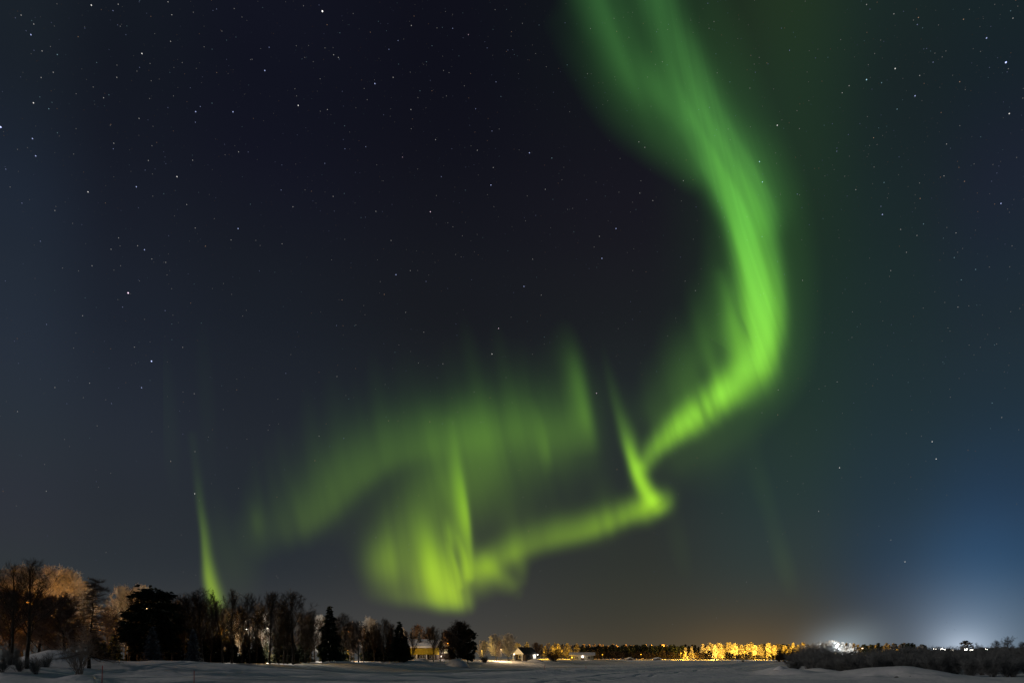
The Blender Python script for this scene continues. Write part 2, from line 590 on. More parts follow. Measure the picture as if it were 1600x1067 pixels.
core = blob(690, 902, 30, 46, .42, .12) + blob(706, 930, 30, 24, .22) + blob(672, 862, 17, 48, .14, .1) + blob(706, 838, 10, 28, .20, .15) + blob(664, 905, 26, 36, .10) + blob(718, 945, 22, 16, .08)
streak = stroke([(703, 660, .02, 10, 8), (708, 690, .055, 10, 8), (714, 731, .15, 12, 8), (721, 770, .28, 14, 7), (727, 808, .38, 14, 6), (731, 850, .27, 14, 6), (734, 900, .16, 14, 6)])
streak += stroke([(700, 850, .03, 5, 4), (712, 885, .14, 6, 4), (720, 915, .10, 6, 4)]) + stroke([(716, 838, .04, 5, 4), (726, 872, .14, 6, 4), (730, 900, .06, 6, 4)])
wing = blob(600, 880, 24, 38, .13, .05) + blob(625, 885, 46, 55, .085) + blob(645, 835, 46, 56, .10) + blob(612, 936, 48, 17, .055) + blob(655, 942, 45, 14, .05)
edge = 1 / (1 + np.exp((PX - (736 + .12 * (PY - 900))) / np.interp(PY, [840, 905, 940], [9, 8, 4.0])))
edge = np.where(PY > 830, edge, 1 / (1 + np.exp((PX - (736 + .12 * (PY - 900))) / (9 + (830 - np.minimum(PY, 830)) * .22))))
floor_ = 1 / (1 + np.exp((PY - np.interp(PX, [540, 580, 620, 655, 690, 735, 780], [905, 926, 937, 945, 953, 956, 950])) / np.interp(PX, [560, 690], [11, 5.0])))
core_total = (core * (0.80 + 0.30 * n1d(Q, 33, 9) + .10 * n1d(Q, 34, 4)) + wing * (0.74 + 0.36 * n1d(Q, 35, 15) + .16 * n1d(Q, 36, 6))) * edge + streak
body = blob(600, 715, 150, 95, .012) + blob(800, 655, 140, 95, .012) + blob(490, 785, 95, 75, .010) + blob(700, 765, 56, 66, .105) + blob(768, 715, 62, 62, .066) + blob(850, 690, 75, 70, .036) + blob(745, 668, 95, 40, .040) + blob(800, 800, 60, 40, .012)
arch = stroke([(905, 645, .010, 34, 58), (880, 655, .018, 34, 60), (800, 668, .035, 34, 58), (720, 684, .056, 30, 46), (650, 697, .060, 24, 46), (612, 709, .060, 23, 50), (563, 739, .074, 24, 50),
               (520, 777, .060, 25, 50), (482, 811, .062, 22, 46), (455, 824, .028, 24, 44), (430, 832, .010, 22, 32), (405, 842, .0, 26, 30)][::-1]) + blob(408, 826, 34, 46, .022) + blob(402, 815, 9, 22, .018, .1)
cols = stroke([(874, 470, .0, 24, 18), (882, 505, .006, 24, 18), (889, 538, .020, 26, 17), (897, 570, .050, 22, 15), (906, 615, .095, 23, 13), (913, 650, .11, 26, 12), (918, 678, .075, 28, 13), (921, 715, .012, 30, 16)]) + blob(880, 685, 34, 36, .04) + blob(904, 600, 11, 40, .03, .2) + blob(915, 655, 9, 30, .03, .2)
cols += stroke([(834, 630, .01, 10, 6), (847, 677, .055, 12, 8), (853, 705, .065, 11, 7), (857, 732, .015, 10, 8)])
mid_src = (arch + body) * (0.83 + 0.28 * n1d(Q + 14 * np.sin(PY * .012), 41, 15) + .06 * n1d(Q, 43, 6))
mid = mid_src + cols + rays(arch + .5 * body, 110, .34, 51, 11) + rays(lower + tails, 46, .24, 61, 14)
east = blob(1225, 880, 20, 55, .016, .25) + blob(1195, 770, 20, 70, .012, .25) + blob(1110, 720, 60, 70, .012) + blob(1062, 850, 22, 70, .010, .2) + blob(960, 860, 70, 60, .006)
aur = big_total + knot + (lower + tails) * (0.86 + .28 * n1d(Q, 81, 12)) + core_total + mid + east
aur *= floor_ * .95
# ragged, slightly uneven brightness everywhere
aur *= 0.95 + 0.10 * (vnoise(PX / 26.0, PY / 60.0) + .5)
ray_small = stroke([(300, 680, .006, 8, 8), (308, 745, .014, 7, 8), (313, 790, .04, 6, 7), (318, 830, .09, 5, 8), (322, 870, .16, 6, 9), (327, 905, .27, 8, 11), (333, 930, .30, 9, 12), (341, 965, .2, 11, 12)])
ray_small += blob(262, 650, 22, 150, .0065, .08) + blob(380, 880, 34, 64, .012) + blob(322, 620, 22, 170, .0055, .06) + blob(345, 860, 26, 70, .010, .08)


def aurora_colour(I):
    rr = np.interp(PY, [-300, 0, 350, 620, 780, 920], [.26, .25, .26, .37, .48, .62])
    bb = np.interp(PY, [-300, 0, 200, 350, 620, 780, 920], [.20, .18, .14, .10, .05, .02, .006])
    sat = np.clip(I / 0.35, 0, 1)
    bb = bb + (1 - sat) * .05
    return np.stack([I * rr, I, I * bb, np.ones_like(I)], -1)


aur_mat = bpy.data.materials.new('aurora_light')
aur_mat.use_nodes = True
t = aur_mat.node_tree
t.nodes.clear()
at_n = t.nodes.new('ShaderNodeAttribute')
at_n.attribute_name = 'glow'
em = t.nodes.new('ShaderNodeEmission')
t.links.new(at_n.outputs['Color'], em.inputs[0])
tr = t.nodes.new('ShaderNodeBsdfTransparent')
ad = t.nodes.new('ShaderNodeAddShader')
t.links.new(em.outputs[0], ad.inputs[0])
t.links.new(tr.outputs[0], ad.inputs[1])
o_ = t.nodes.new('ShaderNodeOutputMaterial')
t.links.new(ad.outputs[0], o_.inputs[0])
aur_mat.cycles.emission_sampling = 'NONE'


def build_aurora(name, I, radius, label, thr=.005):
    I = np.maximum(I - thr, 0)
    ny, nx = I.shape
    keep = np.zeros((ny - 1, nx - 1), bool)
    on = I > 0
    keep = on[:-1, :-1] | on[1:, :-1] | on[:-1, 1:] | on[1:, 1:]
    ii_, jj_ = np.nonzero(keep)
    q = np.stack([ii_ * nx + jj_, ii_ * nx + jj_ + 1, (ii_ + 1) * nx + jj_ + 1, (ii_ + 1) * nx + jj_], -1)
    d = np.stack([(PX - 800) / F, np.ones_like(PX), (HZ - PY) / F], -1).reshape(-1, 3)
    d = d / np.linalg.norm(d, axis=1)[:, None] * radius
    col = aurora_colour(I).reshape(-1, 4)
    used, inv = np.unique(q, return_inverse=True)
    me = mesh_from(name, d[used], inv.reshape(-1, 4), smooth=True, mats=[aur_mat])
    at_ = me.color_attributes.new('glow', 'FLOAT_COLOR', 'POINT')
    at_.data.foreach_set('color', col[used].astype(np.float32).ravel())
    return tag(obj(name, me), label, 'aurora')


build_aurora('aurora', aur, 6000, 'great green aurora band sweeping down the starry sky and folding low over the houses')
build_aurora('aurora', ray_small, 6100, 'single thin green aurora ray rising from behind the dark treetops', .003)

# ------------------------------------------------------------------ stars
W_, B_, Cc, O_, P_ = (1.0, 0.97, 0.93), (0.50, 0.58, 1.0), (0.50, 0.85, 1.0), (1.0, 0.62, 0.40), (1.0, 0.72, 0.90)
TINT = {'w': W_, 'b': B_, 'c': Cc, 'o': O_, 'p': P_}
TILES = [
    (0, 0, 4.0, "571,33,3 193,217,3b 132,95,2 211,151,2 209,643,3 203,866,3b 223,974,3b 4,794,4b 887,335,3 1066,259,2 1074,93,2 706,67,2b 739,27,2 730,484,2 647,611,2 1223,698,3b 1252,666,2b 1456,699,3b 1221,764,2b 869,740,2 708,930,2b 711,895,2 333,452,2 263,319,2 257,485,2 358,341,2c 927,1003,2 1204,1001,2 36,1057,2b 1491,949,2 1139,391,1 856,445,1 938,397,1 945,505,1 1084,600,1 305,680,2c 1050,12,2 530,176,1b 735,156,1b 249,606,1c 476,586,1 731,407,1 604,391,1c 1208,77,1 1331,66,1b 1387,195,1"),
    (400, 0, 4.0, "415,71,4 82,296,2b 55,441,3b 485,343,2 515,360,2 743,523,3b 857,484,2 888,254,2b 831,309,2b 264,659,3 446,685,2 971,160,2 1229,178,2b 1327,217,2p 1500,512,2b 1475,819,2b 1373,680,2b 1383,939,2 916,982,2p 686,917,2b 556,930,2b 430,1021,2b 1122,873,2 968,685,2 1172,441,1 254,600,1 297,37,1 524,206,1c 1483,1047,2 755,1030,1 1494,61,1 1302,537,1 1012,611,1 695,623,1 431,300,1 1190,600,1"),
    (0, 267, 4.0, "1106,36,3 852,99,3b 550,131,3 137,201,2b 343,247,2 252,439,2b 741,418,2 860,467,2 903,492,3b 694,489,2 949,550,2 1036,571,2 801,762,4p 766,850,2b 1032,872,2b 516,904,2 291,958,2b 1284,470,2o 1488,360,3b 1167,210,2 1220,356,2 1444,431,2 575,592,2 491,624,1 391,606,1 712,619,1 872,687,1 1073,735,1 1396,703,1 454,327,1 955,157,1 1081,901,1 1540,870,1"),
    (400, 267, 4.0, "1090,255,3p 1468,88,3b 163,455,2 482,159,2 157,119,2b 231,224,2 875,648,3b 802,771,2o 538,805,2o 1063,690,2b 504,965,2b 1516,983,3p 1158,36,2b 749,252,2 844,434,2 555,427,1 1248,522,1 936,883,2 681,898,1 1049,1007,2 964,622,2 1010,622,1 1487,223,1 1199,323,1 472,555,1 759,555,1"),
    (800, 200, 4.0, "109,155,3b 249,188,2c 208,383,2 650,628,3b 562,814,3b 75,989,3b 129,819,2 546,676,2 799,407,2 880,453,2 668,401,1 793,87,2 830,121,2 1071,329,2 1547,210,3c 1565,337,3c 1563,679,2c 1146,1016,2 183,1043,2 348,508,1 379,502,1 1133,695,1 755,890,1 312,323,1"),
    (1200, 0, 4.0, "1487,390,4b 1366,238,3b 1508,710,3 919,599,3b 948,472,2 795,429,3 616,498,3c 58,783,3 135,315,2b 660,861,2o 430,945,2b 616,29,2 787,87,2 940,110,2o 933,154,2b 1198,511,2o 1116,900,2 1288,1024,1 464,580,2 507,536,2 710,517,2c 667,335,1 1531,114,2 1222,121,2o 1089,356,1 1112,319,1 1032,389,2b 1384,422,1b 807,682,2c 692,799,1c 1199,785,1"),
    (1200, 267, 4.0, "715,272,3b 706,221,2b 1456,203,3b 951,172,2o 1228,65,2o 725,72,2c 972,331,2c 829,365,2 931,403,2 1118,353,1 1175,387,2 1208,680,2c 1298,615,2c 1164,541,2c 865,508,2 767,622,2 216,683,2 344,297,1c 183,145,2b 1384,600,1 1511,598,1 1105,821,1 1187,850,2 970,856,1 1517,879,1 771,960,1b 1137,1000,1 528,880,1 549,117,2 1100,31,2"),
    (1200, 534, 4.0, "1026,622,3 1051,730,3 447,785,3 317,1058,2 1401,381,2c 1461,471,2 64,300,2 432,249,2 357,275,1 536,381,1b 61,455,2o 1257,19,1 1429,12,1 1567,548,1 1390,540,1c 1250,676,1o 959,588,1 659,140,1 144,713,1 219,884,1"),
    (0, 534, 4.0, "947,120,4b 885,285,3b 697,384,2b 560,257,2 343,284,2 1214,323,2 1217,947,3 289,931,2 110,434,2 840,32,2 1142,33,2 460,38,1 1219,684,2 1067,744,2 949,560,1 404,608,1 279,764,1 1302,593,1 1395,422,1 1418,659,1b 102,1023,1 1543,606,1 1144,313,1"),
    (400, 480, 4.0, "506,432,2 1168,352,2 1475,291,3 1016,347,2 1087,714,2o 549,818,2b 394,804,2 368,957,2o 828,708,2o 888,708,1o 1231,728,1 461,868,1b 186,412,2b 622,381,1o 807,481,1 967,275,1 893,234,1 84,735,1 1563,438,1 562,550,1"),
    (0, 0, 1.0, "932,614,3p 964,733,2o 1414,877,3 1392,843,2 121,894,3 1279,798,2 826,829,2o 724,790,1 587,839,2 639,850,1 587,882,1o 953,785,1 432,899,1 306,898,1 844,891,1 791,961,1 1200,100,1b"),
]
BRIGHT = {
    (1, 198): 'brilliant blue white star at the edge of the sky high over the golden frosted trees',
    (504, 18): 'brilliant white star near the top of the sky, far west of the aurora',
    (200, 457): 'brilliant pinkish star standing alone in the dark sky above the larch',
    (1572, 97): 'brilliant blue white star high in the sky over the willow thicket',
    (237, 564): 'brilliant violet white star in the dark sky above the snowy pine',
    (121, 894): 'steady white star low in the sky just above the frosted larch top',
    (932, 614): 'pinkish white star shining between two green aurora rays',
}
SIZE = {4: 3.3, 3: 2.5, 2: 1.95, 1: 1.65}
POWER = {4: 2.0, 3: 0.9, 2: 0.34, 1: 0.18}
SW = {1: 'faint', 2: 'small', 3: 'bright', 4: 'brilliant'}
SC = {'w': 'white', 'b': 'bluish', 'c': 'pale cyan', 'o': 'orange', 'p': 'pinkish'}
import bmesh
star_mesh = {}
STAR_R = 8000.0


def get_star(mag, tint):
    k = (mag, tint)
    if k not in star_mesh:
        bm = bmesh.new()
        bmesh.ops.create_icosphere(bm, subdivisions=1, radius=SIZE[mag] * STAR_R / 4000.0 * 0.92)
        me = bpy.data.meshes.new('star')
        bm.to_mesh(me)
        bm.free()
        me.materials.append(emit_mat('starlight_%s' % SC[tint].replace(' ', '_'), TINT[tint], POWER[mag]))
        star_mesh[k] = me
    return star_mesh[k]


for (ox, oy, sc, txt) in TILES:
    for tok in txt.split():
        a_, b_, c_ = tok.split(',')
        mag = int(c_[0])
        tint = c_[1] if len(c_) > 1 else 'w'
        px, py = ox + float(a_) / sc, oy + float(b_) / sc
        s = obj('star', get_star(mag, tint), None, px_dir(px, py) * STAR_R)
        key = next((k for k in BRIGHT if abs(k[0] - px) < 2 and abs(k[1] - py) < 2), None)
        if key:
            tag(s, BRIGHT[key], 'star')
        else:
            tag(s, '%s %s star, a single point of light in the night sky' % (SW[mag], SC[tint]), 'star', '%s %s stars' % (SW[mag], SC[tint]))

rs = np.random.RandomState(5)
n_faint = 11000
fx = rs.uniform(-250, 1850, n_faint)
fy = rs.uniform(-200, 985, n_faint)
keep = rs.rand(n_faint) < np.interp(fy, [-200, 500, 800, 985], [1, .75, .4, .12]) * np.interp(fx, [-250, 700, 1200, 1850], [.7, .8, 1, 1])
fx, fy = fx[keep], fy[keep]
d = np.stack([(fx - 800) / F, np.ones_like(fx), (HZ - fy) / F], -1)
d /= np.linalg.norm(d, axis=1)[:, None]
d *= STAR_R * 1.02
n = len(fx)
octv = np.array([(1, 0, 0), (-1, 0, 0), (0, 1, 0), (0, -1, 0), (0, 0, 1), (0, 0, -1)], float)
octf = np.array([(0, 2, 4), (2, 1, 4), (1, 3, 4), (3, 0, 4), (2, 0, 5), (1, 2, 5), (3, 1, 5), (0, 3, 5)])
mag = rs.rand(n) ** 4
rad = 2.9 + 1.5 * mag
SV = (d[:, None, :] + octv[None] * rad[:, None, None]).reshape(-1, 3)
SF = (octf[None] + 6 * np.arange(n)[:, None, None]).reshape(-1, 3)
br = 0.03 + 0.15 * mag
hue = rs.rand(n)
base = np.array([TINT['w'], TINT['b'], TINT['c'], TINT['o']])
tcol = base[np.digitize(hue, [.4, .68, .86])] * br[:, None]
star_mat = bpy.data.materials.new('faint_starlight')
star_mat.use_nodes = True
t = star_mat.node_tree
t.nodes.clear()
at_n = t.nodes.new('ShaderNodeAttribute'); at_n.attribute_name = 'glow'
em = t.nodes.new('ShaderNodeEmission')
t.links.new(at_n.outputs['Color'], em.inputs[0])
o_ = t.nodes.new('ShaderNodeOutputMaterial')
t.links.new(em.outputs[0], o_.inputs[0])
star_mat.cycles.emission_sampling = 'NONE'
me = mesh_from('faint_stars', SV, SF, mats=[star_mat])
at_ = me.color_attributes.new('glow', 'FLOAT_COLOR', 'POINT')
at_.data.foreach_set('color', np.repeat(np.concatenate([tcol, np.ones((n, 1))], 1), 6, axis=0).astype(np.float32).ravel())
tag(obj('faint_stars', me), 'thousands of faint stars scattered over the whole night sky', 'stars', kind='stuff')

# ------------------------------------------------------------------ tree materials
M = {}
M['bark'] = surface_mat('dark_bark', (0.020, 0.016, 0.013), (0.055, 0.045, 0.036), 6, .95, .4)
M['twig_dark'] = surface_mat('bare_twigs', (0.020, 0.015, 0.011), (0.055, 0.041, 0.031), .8)  # dark tone also stands for missing light on the unlit trees
M['twig_brown'] = surface_mat('rime_touched_twigs', (0.16, 0.12, 0.10), (0.30, 0.24, 0.20), .8)
M['frost'] = surface_mat('hoarfrost', (0.50, 0.50, 0.50), (0.78, 0.78, 0.78), .9)
M['needle'] = surface_mat('dark_needles', (0.010, 0.015, 0.010), (0.030, 0.040, 0.026), 1.2)
M['needle_snow'] = surface_mat('needles_with_snow', (0.012, 0.016, 0.012), (0.30, 0.31, 0.33), 2.6)
M['frost_far'] = surface_mat('far_hoarfrost_gaps', (0.05, 0.04, 0.03), (0.60, 0.57, 0.53), 1.1)  # pale frost; the dark tone paints shaded gaps into the lit crowns
M['rime_bush'] = surface_mat('rimed_brush', (0.24, 0.22, 0.21), (0.42, 0.40, 0.38), 2.0)
M['frost_bush'] = surface_mat('frosted_brush', (0.09, 0.10, 0.105), (0.24, 0.26, 0.27), .9)


def let_light_through(m, amount):
    """Thin rime lets part of the light pass."""
    t_ = m.node_tree
    p_ = t_.nodes['Principled BSDF']
    tl = t_.nodes.new('ShaderNodeBsdfTranslucent')
    t_.links.new(p_.inputs['Base Color'].links[0].from_socket, tl.inputs['Color'])
    mx_ = t_.nodes.new('ShaderNodeMixShader')
    mx_.inputs[0].default_value = amount
    t_.links.new(p_.outputs[0], mx_.inputs[1])
    t_.links.new(tl.outputs[0], mx_.inputs[2])
    out = next(n_ for n_ in t_.nodes if n_.type == 'OUTPUT_MATERIAL')
    t_.links.new(mx_.outputs[0], out.inputs[0])


for k_ in ('frost', 'frost_far', 'twig_brown', 'rime_bush'):
    let_light_through(M[k_], .5)


# ------------------------------------------------------------------ tree builders
def tubes(segs, sides):
    """segs: array (n, 8) p0, p1, r0, r1 -> verts, quads of open tapered tubes."""
    S = np.asarray(segs, float)
    p0, p1, r0, r1 = S[:, :3], S[:, 3:6], S[:, 6], S[:, 7]
    d = p1 - p0
    d /= np.linalg.norm(d, axis=1)[:, None] + 1e-9
    ref = np.where(np.abs(d[:, 2:3]) < .9, np.array([[0, 0, 1.0]]), np.array([[1.0, 0, 0]]))
    a = np.cross(d, ref)
    a /= np.linalg.norm(a, axis=1)[:, None] + 1e-9
    b = np.cross(d, a)
    ring0, ring1 = [], []
    for k in range(sides):
        th = 2 * math.pi * k / sides
        o = a * math.cos(th) + b * math.sin(th)
        ring0.append(p0 + o * r0[:, None])
        ring1.append(p1 + o * r1[:, None])
    V_ = np.stack(ring0 + ring1, 1).reshape(-1, 3)
    n_ = len(S)
    base_ = np.arange(n_)[:, None] * (2 * sides)
    fs = [base_ + np.array([[k, (k + 1) % sides, sides + (k + 1) % sides, sides + k]]) for k in range(sides)]
    return V_, np.concatenate(fs)


def branch_tree(seed, H=10.0, trunk_r=.16, trunks=1, lean=0.0, base=.18, n1=26, n2=9, n3=7, spread=.42, up=.55, len1=.34, twig_r=.014, droop=0.0, gap=0.0, profile='round', twig_l=.55, tall=1.0):
    """A leafless deciduous tree H metres tall: returns (trunk segments, crown segments)."""
    rg = random.Random(seed)
    T, Cr = [], []

    def rnd_perp(dv):
        while True:
            v = Vector((rg.gauss(0, 1), rg.gauss(0, 1), rg.gauss(0, 1)))
            v = v - dv * v.dot(dv)
            if v.length > .1:
                return v.normalized()

    def limb(p, dv, ln, r, steps, store, wob, trop):
        pts = [(p.copy(), r)]
        for k in range(steps):
            dv = (dv + Vector((rg.gauss(0, wob), rg.gauss(0, wob), rg.gauss(0, wob) + trop))).normalized()
            q = p + dv * (ln / steps)
            r2 = max(r * (1 - .78 * (k + 1) / steps), .004)
            store.append((*p, *q, pts[-1][1], r2))
            p = q
            pts.append((p.copy(), r2))
        return pts

    def along(pts, f):
        k = f * (len(pts) - 1)
        i = min(int(k), len(pts) - 2)
        q = k - i
        return pts[i][0].lerp(pts[i + 1][0], q), pts[i][1] * (1 - q) + pts[i + 1][1] * q, (pts[i + 1][0] - pts[i][0]).normalized()

    for tk in range(trunks):
        ang = rg.uniform(0, 6.28) if trunks > 1 else 0
        sp = .16 if trunks > 1 else 0
        dv = Vector((math.cos(ang) * sp + lean, math.sin(ang) * sp, 1)).normalized()
        p0 = Vector((math.cos(ang) * .25, math.sin(ang) * .25, 0)) if trunks > 1 else Vector((0, 0, 0))
        h = H * (1 if tk == 0 else rg.uniform(.75, .98)) * .93
        tp = limb(p0, dv, h, trunk_r * (1 if tk == 0 else .8), 11, T, .045, .03)
        m1 = n1 if trunks == 1 else max(8, int(n1 / trunks * 1.3))
        for i in range(m1):
            f = base + (0.95 - base) * ((i + rg.random()) / m1)
            if gap and rg.random() < gap:
                continue
            p, r, td_ = along(tp, f)
            g = (f - base) / (1 - base)
            jit = rg.uniform(.78, 1.03)
            o = rnd_perp(td_)
            bd = (o * (spread + .4 * (1 - g)) + td_ * (up + .5 * g)).normalized()
            # the limb reaches out to the outline of the crown
            zc, ez, ex = H * (base * .55 + .52), H * (.50 - base * .55), H * len1 * .62
            if profile == 'cone':
                ex = ex * (1.2 - .7 * g)
            a_ = (bd.x**2 + bd.y**2) / ex**2 + bd.z**2 / ez**2
            px_, py_, pz_ = p.x, p.y, p.z - zc
            b_ = (px_ * bd.x + py_ * bd.y) / ex**2 + pz_ * bd.z / ez**2
            c_ = (px_**2 + py_**2) / ex**2 + pz_**2 / ez**2 - 1
            disc = b_ * b_ - a_ * c_
            ln = ((-b_ + math.sqrt(disc)) / a_ if disc > 0 else .06 * H) * jit
            ln = min(max(ln, .05 * H), .42 * H)
            st = T if (i % 3 == 0 and ln > H * .16) else Cr
            bp_ = limb(p, bd, ln, max(.35 * r, .016), 5, st, .09, .05 - droop)
            n2i = max(3, int(n2 * ln / (.20 * H)))
            for j in range(n2i):
                f2 = .15 + .85 * ((j + rg.random()) / n2i)
                p2, r2, d2 = along(bp_, min(f2, .999))
                o2 = rnd_perp(d2)
                b2 = (o2 * .8 + d2 * .65 + Vector((0, 0, .16 - droop * 2))).normalized()
                l2 = (.055 * H + ln * .16) * (1.1 - .6 * f2) * rg.uniform(.6, 1.2)
                sp_ = limb(p2, b2, l2, max(r2 * .5, twig_r * 1.25), 3, Cr, .12, .05 - droop)
                for k in range(n3):
                    p3, r3, d3 = along(sp_, min(.15 + .85 * (k + rg.random()) / n3, .999))
                    b3 = (rnd_perp(d3) * .6 + d3 * .7 + Vector((0, 0, .2 - droop * 4))).normalized()
                    q = p3 + b3 * (twig_l * rg.uniform(.5, 1.2))
                    Cr.append((*p3, *q, twig_r, twig_r * .45))
    return T, Cr


def larch_tree(seed, H=10.0, twig_r=.013):
    rg = random.Random(seed)
    T, Cr = [], []
    p = Vector((0, 0, 0))
    r = .17
    for k in range(12):
        q = p + Vector((rg.gauss(0, .05) + .012 * k, rg.gauss(0, .05), H / 12))
        T.append((*p, *q, r, r * .84))
        p, r = q, r * .84
    tr_ = [Vector(s[:3]) for s in T] + [p]
    for i in range(92):
        f = .14 + .85 * (i + rg.random()) / 92
        k = f * 12
        b0 = tr_[min(int(k), 11)].lerp(tr_[min(int(k), 11) + 1], k - int(k))
        an = rg.uniform(0, 6.283)
        ln = H * .33 * (1 - f) ** .6 * rg.uniform(.7, 1.1) + .35
        dv = Vector((math.cos(an), math.sin(an), .30 * f - .05))
        q0 = b0
        rr_ = .045 * (1 - f) + .02
        for s in range(6):
            dv = (dv + Vector((rg.gauss(0, .06), rg.gauss(0, .06), (-.13 if s < 3 else .10) + rg.gauss(0, .05)))).normalized()
            q1 = q0 + dv * ln / 6
            (T if ln > 1.2 else Cr).append((*q0, *q1, rr_, rr_ * .78))
            rr_ *= .78
            for w in range(9):
                pp = q0.lerp(q1, rg.random())
                tv = Vector((rg.gauss(0, .5), rg.gauss(0, .5), rg.gauss(.25, .45))) + dv * .4
                Cr.append((*pp, *(pp + tv.normalized() * rg.uniform(.2, .55)), twig_r, twig_r * .5))
            q0 = q1
    return T, Cr


def conifer(seed, H=10.0, width=.24, kind='spruce', n=900, leaf=.34):
    """Trunk segments plus many small needle sprays (quads) on drooping boughs."""
    rg = np.random.RandomState(seed)
    T = []
    for k in range(6):
        T.append((0, 0, H * .97 * k / 6, 0, 0, H * .97 * (k + 1) / 6, .17 * (1 - k / 6.5), .17 * (1 - (k + 1) / 6.5)))
    if kind == 'spruce':
        f = 1 - np.sqrt(rg.rand(n)) * .93
        f = np.clip(f, .05, 1)
        tier = np.sin(f * H * 4.2 + rg.rand(n) * .8) * .16 + 1
        rmax = H * width * (1 - f) ** .85 * tier + .12
        rr_ = rmax * np.sqrt(rg.rand(n)) ** .7
        an = rg.rand(n) * 6.283
        rr_ *= .78 + .34 * np.sin(an * 3 + seed) * np.sin(f * 19 + seed)
        z = f * H - .22 * rr_
    else:
        # pine: a handful of dense clumps on a bare-based stem
        nc = 120
        cf = np.clip(.16 + .81 * rg.rand(nc), .16, .97)
        cr_ = H * width * np.sin(np.pi * np.clip(cf * .9 + .02, 0, 1)) ** .7 * np.sqrt(rg.uniform(.03, 1.05, nc))
        ca = rg.rand(nc) * 6.283
        pick = rg.randint(0, nc, n)
        sz = H * .058 * rg.uniform(.6, 1.4, nc)
        off = rg.normal(0, 1, (n, 3)) * sz[pick][:, None] * np.array([1, 1, .55]) * .62
        x = cr_[pick] * np.cos(ca[pick]) + off[:, 0]
        y = cr_[pick] * np.sin(ca[pick]) + off[:, 1]
        z = cf[pick] * H + off[:, 2]
        rr_ = np.hypot(x, y)
        an = np.arctan2(y, x)
        for k in range(nc):
            zz = cf[k] * H
            T.append((0, 0, zz - cr_[k] * .35, cr_[k] * math.cos(ca[k]), cr_[k] * math.sin(ca[k]), zz - .1, .05, .02))
    ctr = np.stack([rr_ * np.cos(an), rr_ * np.sin(an), z], 1)
    out = np.stack([np.cos(an), np.sin(an), -.35 + .5 * rg.rand(n) - .1], 1) + rg.normal(0, .30, (n, 3))
    out /= np.linalg.norm(out, axis=1)[:, None]
    sd_ = np.cross(out, rg.normal(0, 1, (n, 3)))
    sd_ /= np.linalg.norm(sd_, axis=1)[:, None] + 1e-9
    l = leaf * rg.uniform(.6, 1.5, n)[:, None]
    w = l * rg.uniform(.28, .5, n)[:, None]
    Vq = np.stack([ctr - out * l * .5 - sd_ * w * .4, ctr + sd_ * w, ctr + out * l, ctr - sd_ * w], 1).reshape(-1, 3)
    Fq = np.arange(n * 4).reshape(-1, 4)
    return T, (Vq, Fq)


def far_crown(seed, H=10.0, width=.22, n=420, kind='birch'):
    """A small far tree: trunk plus a crown of feathery upright sprays."""
    rg = np.random.RandomState(seed)
    T = [(0, 0, 0, 0, 0, H * .6, .13, .07), (0, 0, H * .6, .05, 0, H * .96, .07, .02)]
    f = .12 + .86 * rg.rand(n)
    if kind == 'birch':
        prof = np.sin(np.pi * np.clip(f * .92 + .06, 0, 1)) ** .75
    else:
        prof = (1 - f) ** .8 + .06
    an = rg.rand(n) * 6.283
    rr_ = H * width * prof * rg.rand(n) ** .6 * (.8 + .3 * np.sin(an * 2 + seed + f * 7))
    ctr = np.stack([rr_ * np.cos(an), rr_ * np.sin(an), f * H], 1)
    dirv = np.stack([np.cos(an) * .5, np.sin(an) * .5, np.full(n, .75 if kind == 'birch' else -.1)], 1) + rg.normal(0, .35, (n, 3))
    dirv /= np.linalg.norm(dirv, axis=1)[:, None]
    sd_ = np.cross(dirv, rg.normal(0, 1, (n, 3)))
    sd_ /= np.linalg.norm(sd_, axis=1)[:, None] + 1e-9
    l = H * .055 * rg.uniform(.6, 1.5, n)[:, None]
    w = l * rg.uniform(.22, .42, n)[:, None]
    Vq = np.stack([ctr - dirv * l * .6, ctr + sd_ * w, ctr + dirv * l, ctr - sd_ * w], 1).reshape(-1, 3)
    return T, (Vq, np.arange(n * 4).reshape(-1, 4))


def bush(seed, H=3.0, stems=16, twig_r=.010, fill=7, spread=.75):
    """Multi-stemmed leafless brush."""
    rg = random.Random(seed)
    S, Cr = [], []
    for k in range(stems):
        an = rg.uniform(0, 6.283)
        tilt = rg.uniform(.05, spread)
        dv = Vector((math.cos(an) * tilt, math.sin(an) * tilt, 1)).normalized()
        p = Vector((rg.gauss(0, .14), rg.gauss(0, .14), 0))
        ln = H * rg.uniform(.6, 1.08)
        r = .024
        for s in range(6):
            dv = (dv + Vector((rg.gauss(0, .10), rg.gauss(0, .10), .03))).normalized()
            q = p + dv * ln / 6
            S.append((*p, *q, r, r * .8))
            r *= .8
            if s >= 1:
                for w in range(fill):
                    pp = p.lerp(q, rg.random())
                    tv = (Vector((rg.gauss(0, .5), rg.gauss(0, .5), rg.gauss(.25, .3))) + dv * .6).normalized()
                    l2 = H * rg.uniform(.10, .24)
                    e = pp + tv * l2
                    Cr.append((*pp, *e, twig_r, twig_r * .5))
                    for z in range(2):
                        p3 = pp.lerp(e, rg.uniform(.3, .9))
                        t3 = (tv + Vector((rg.gauss(0, .5), rg.gauss(0, .5), rg.gauss(.1, .4)))).normalized()
                        Cr.append((*p3, *(p3 + t3 * l2 * .6), twig_r * .8, twig_r * .4))
            p = q
    return S, Cr


def seg_mesh(name, segs, sides, mat):
    V_, Fq = tubes(segs, sides)
    return mesh_from(name, V_, Fq, smooth=sides > 4, mats=[mat])


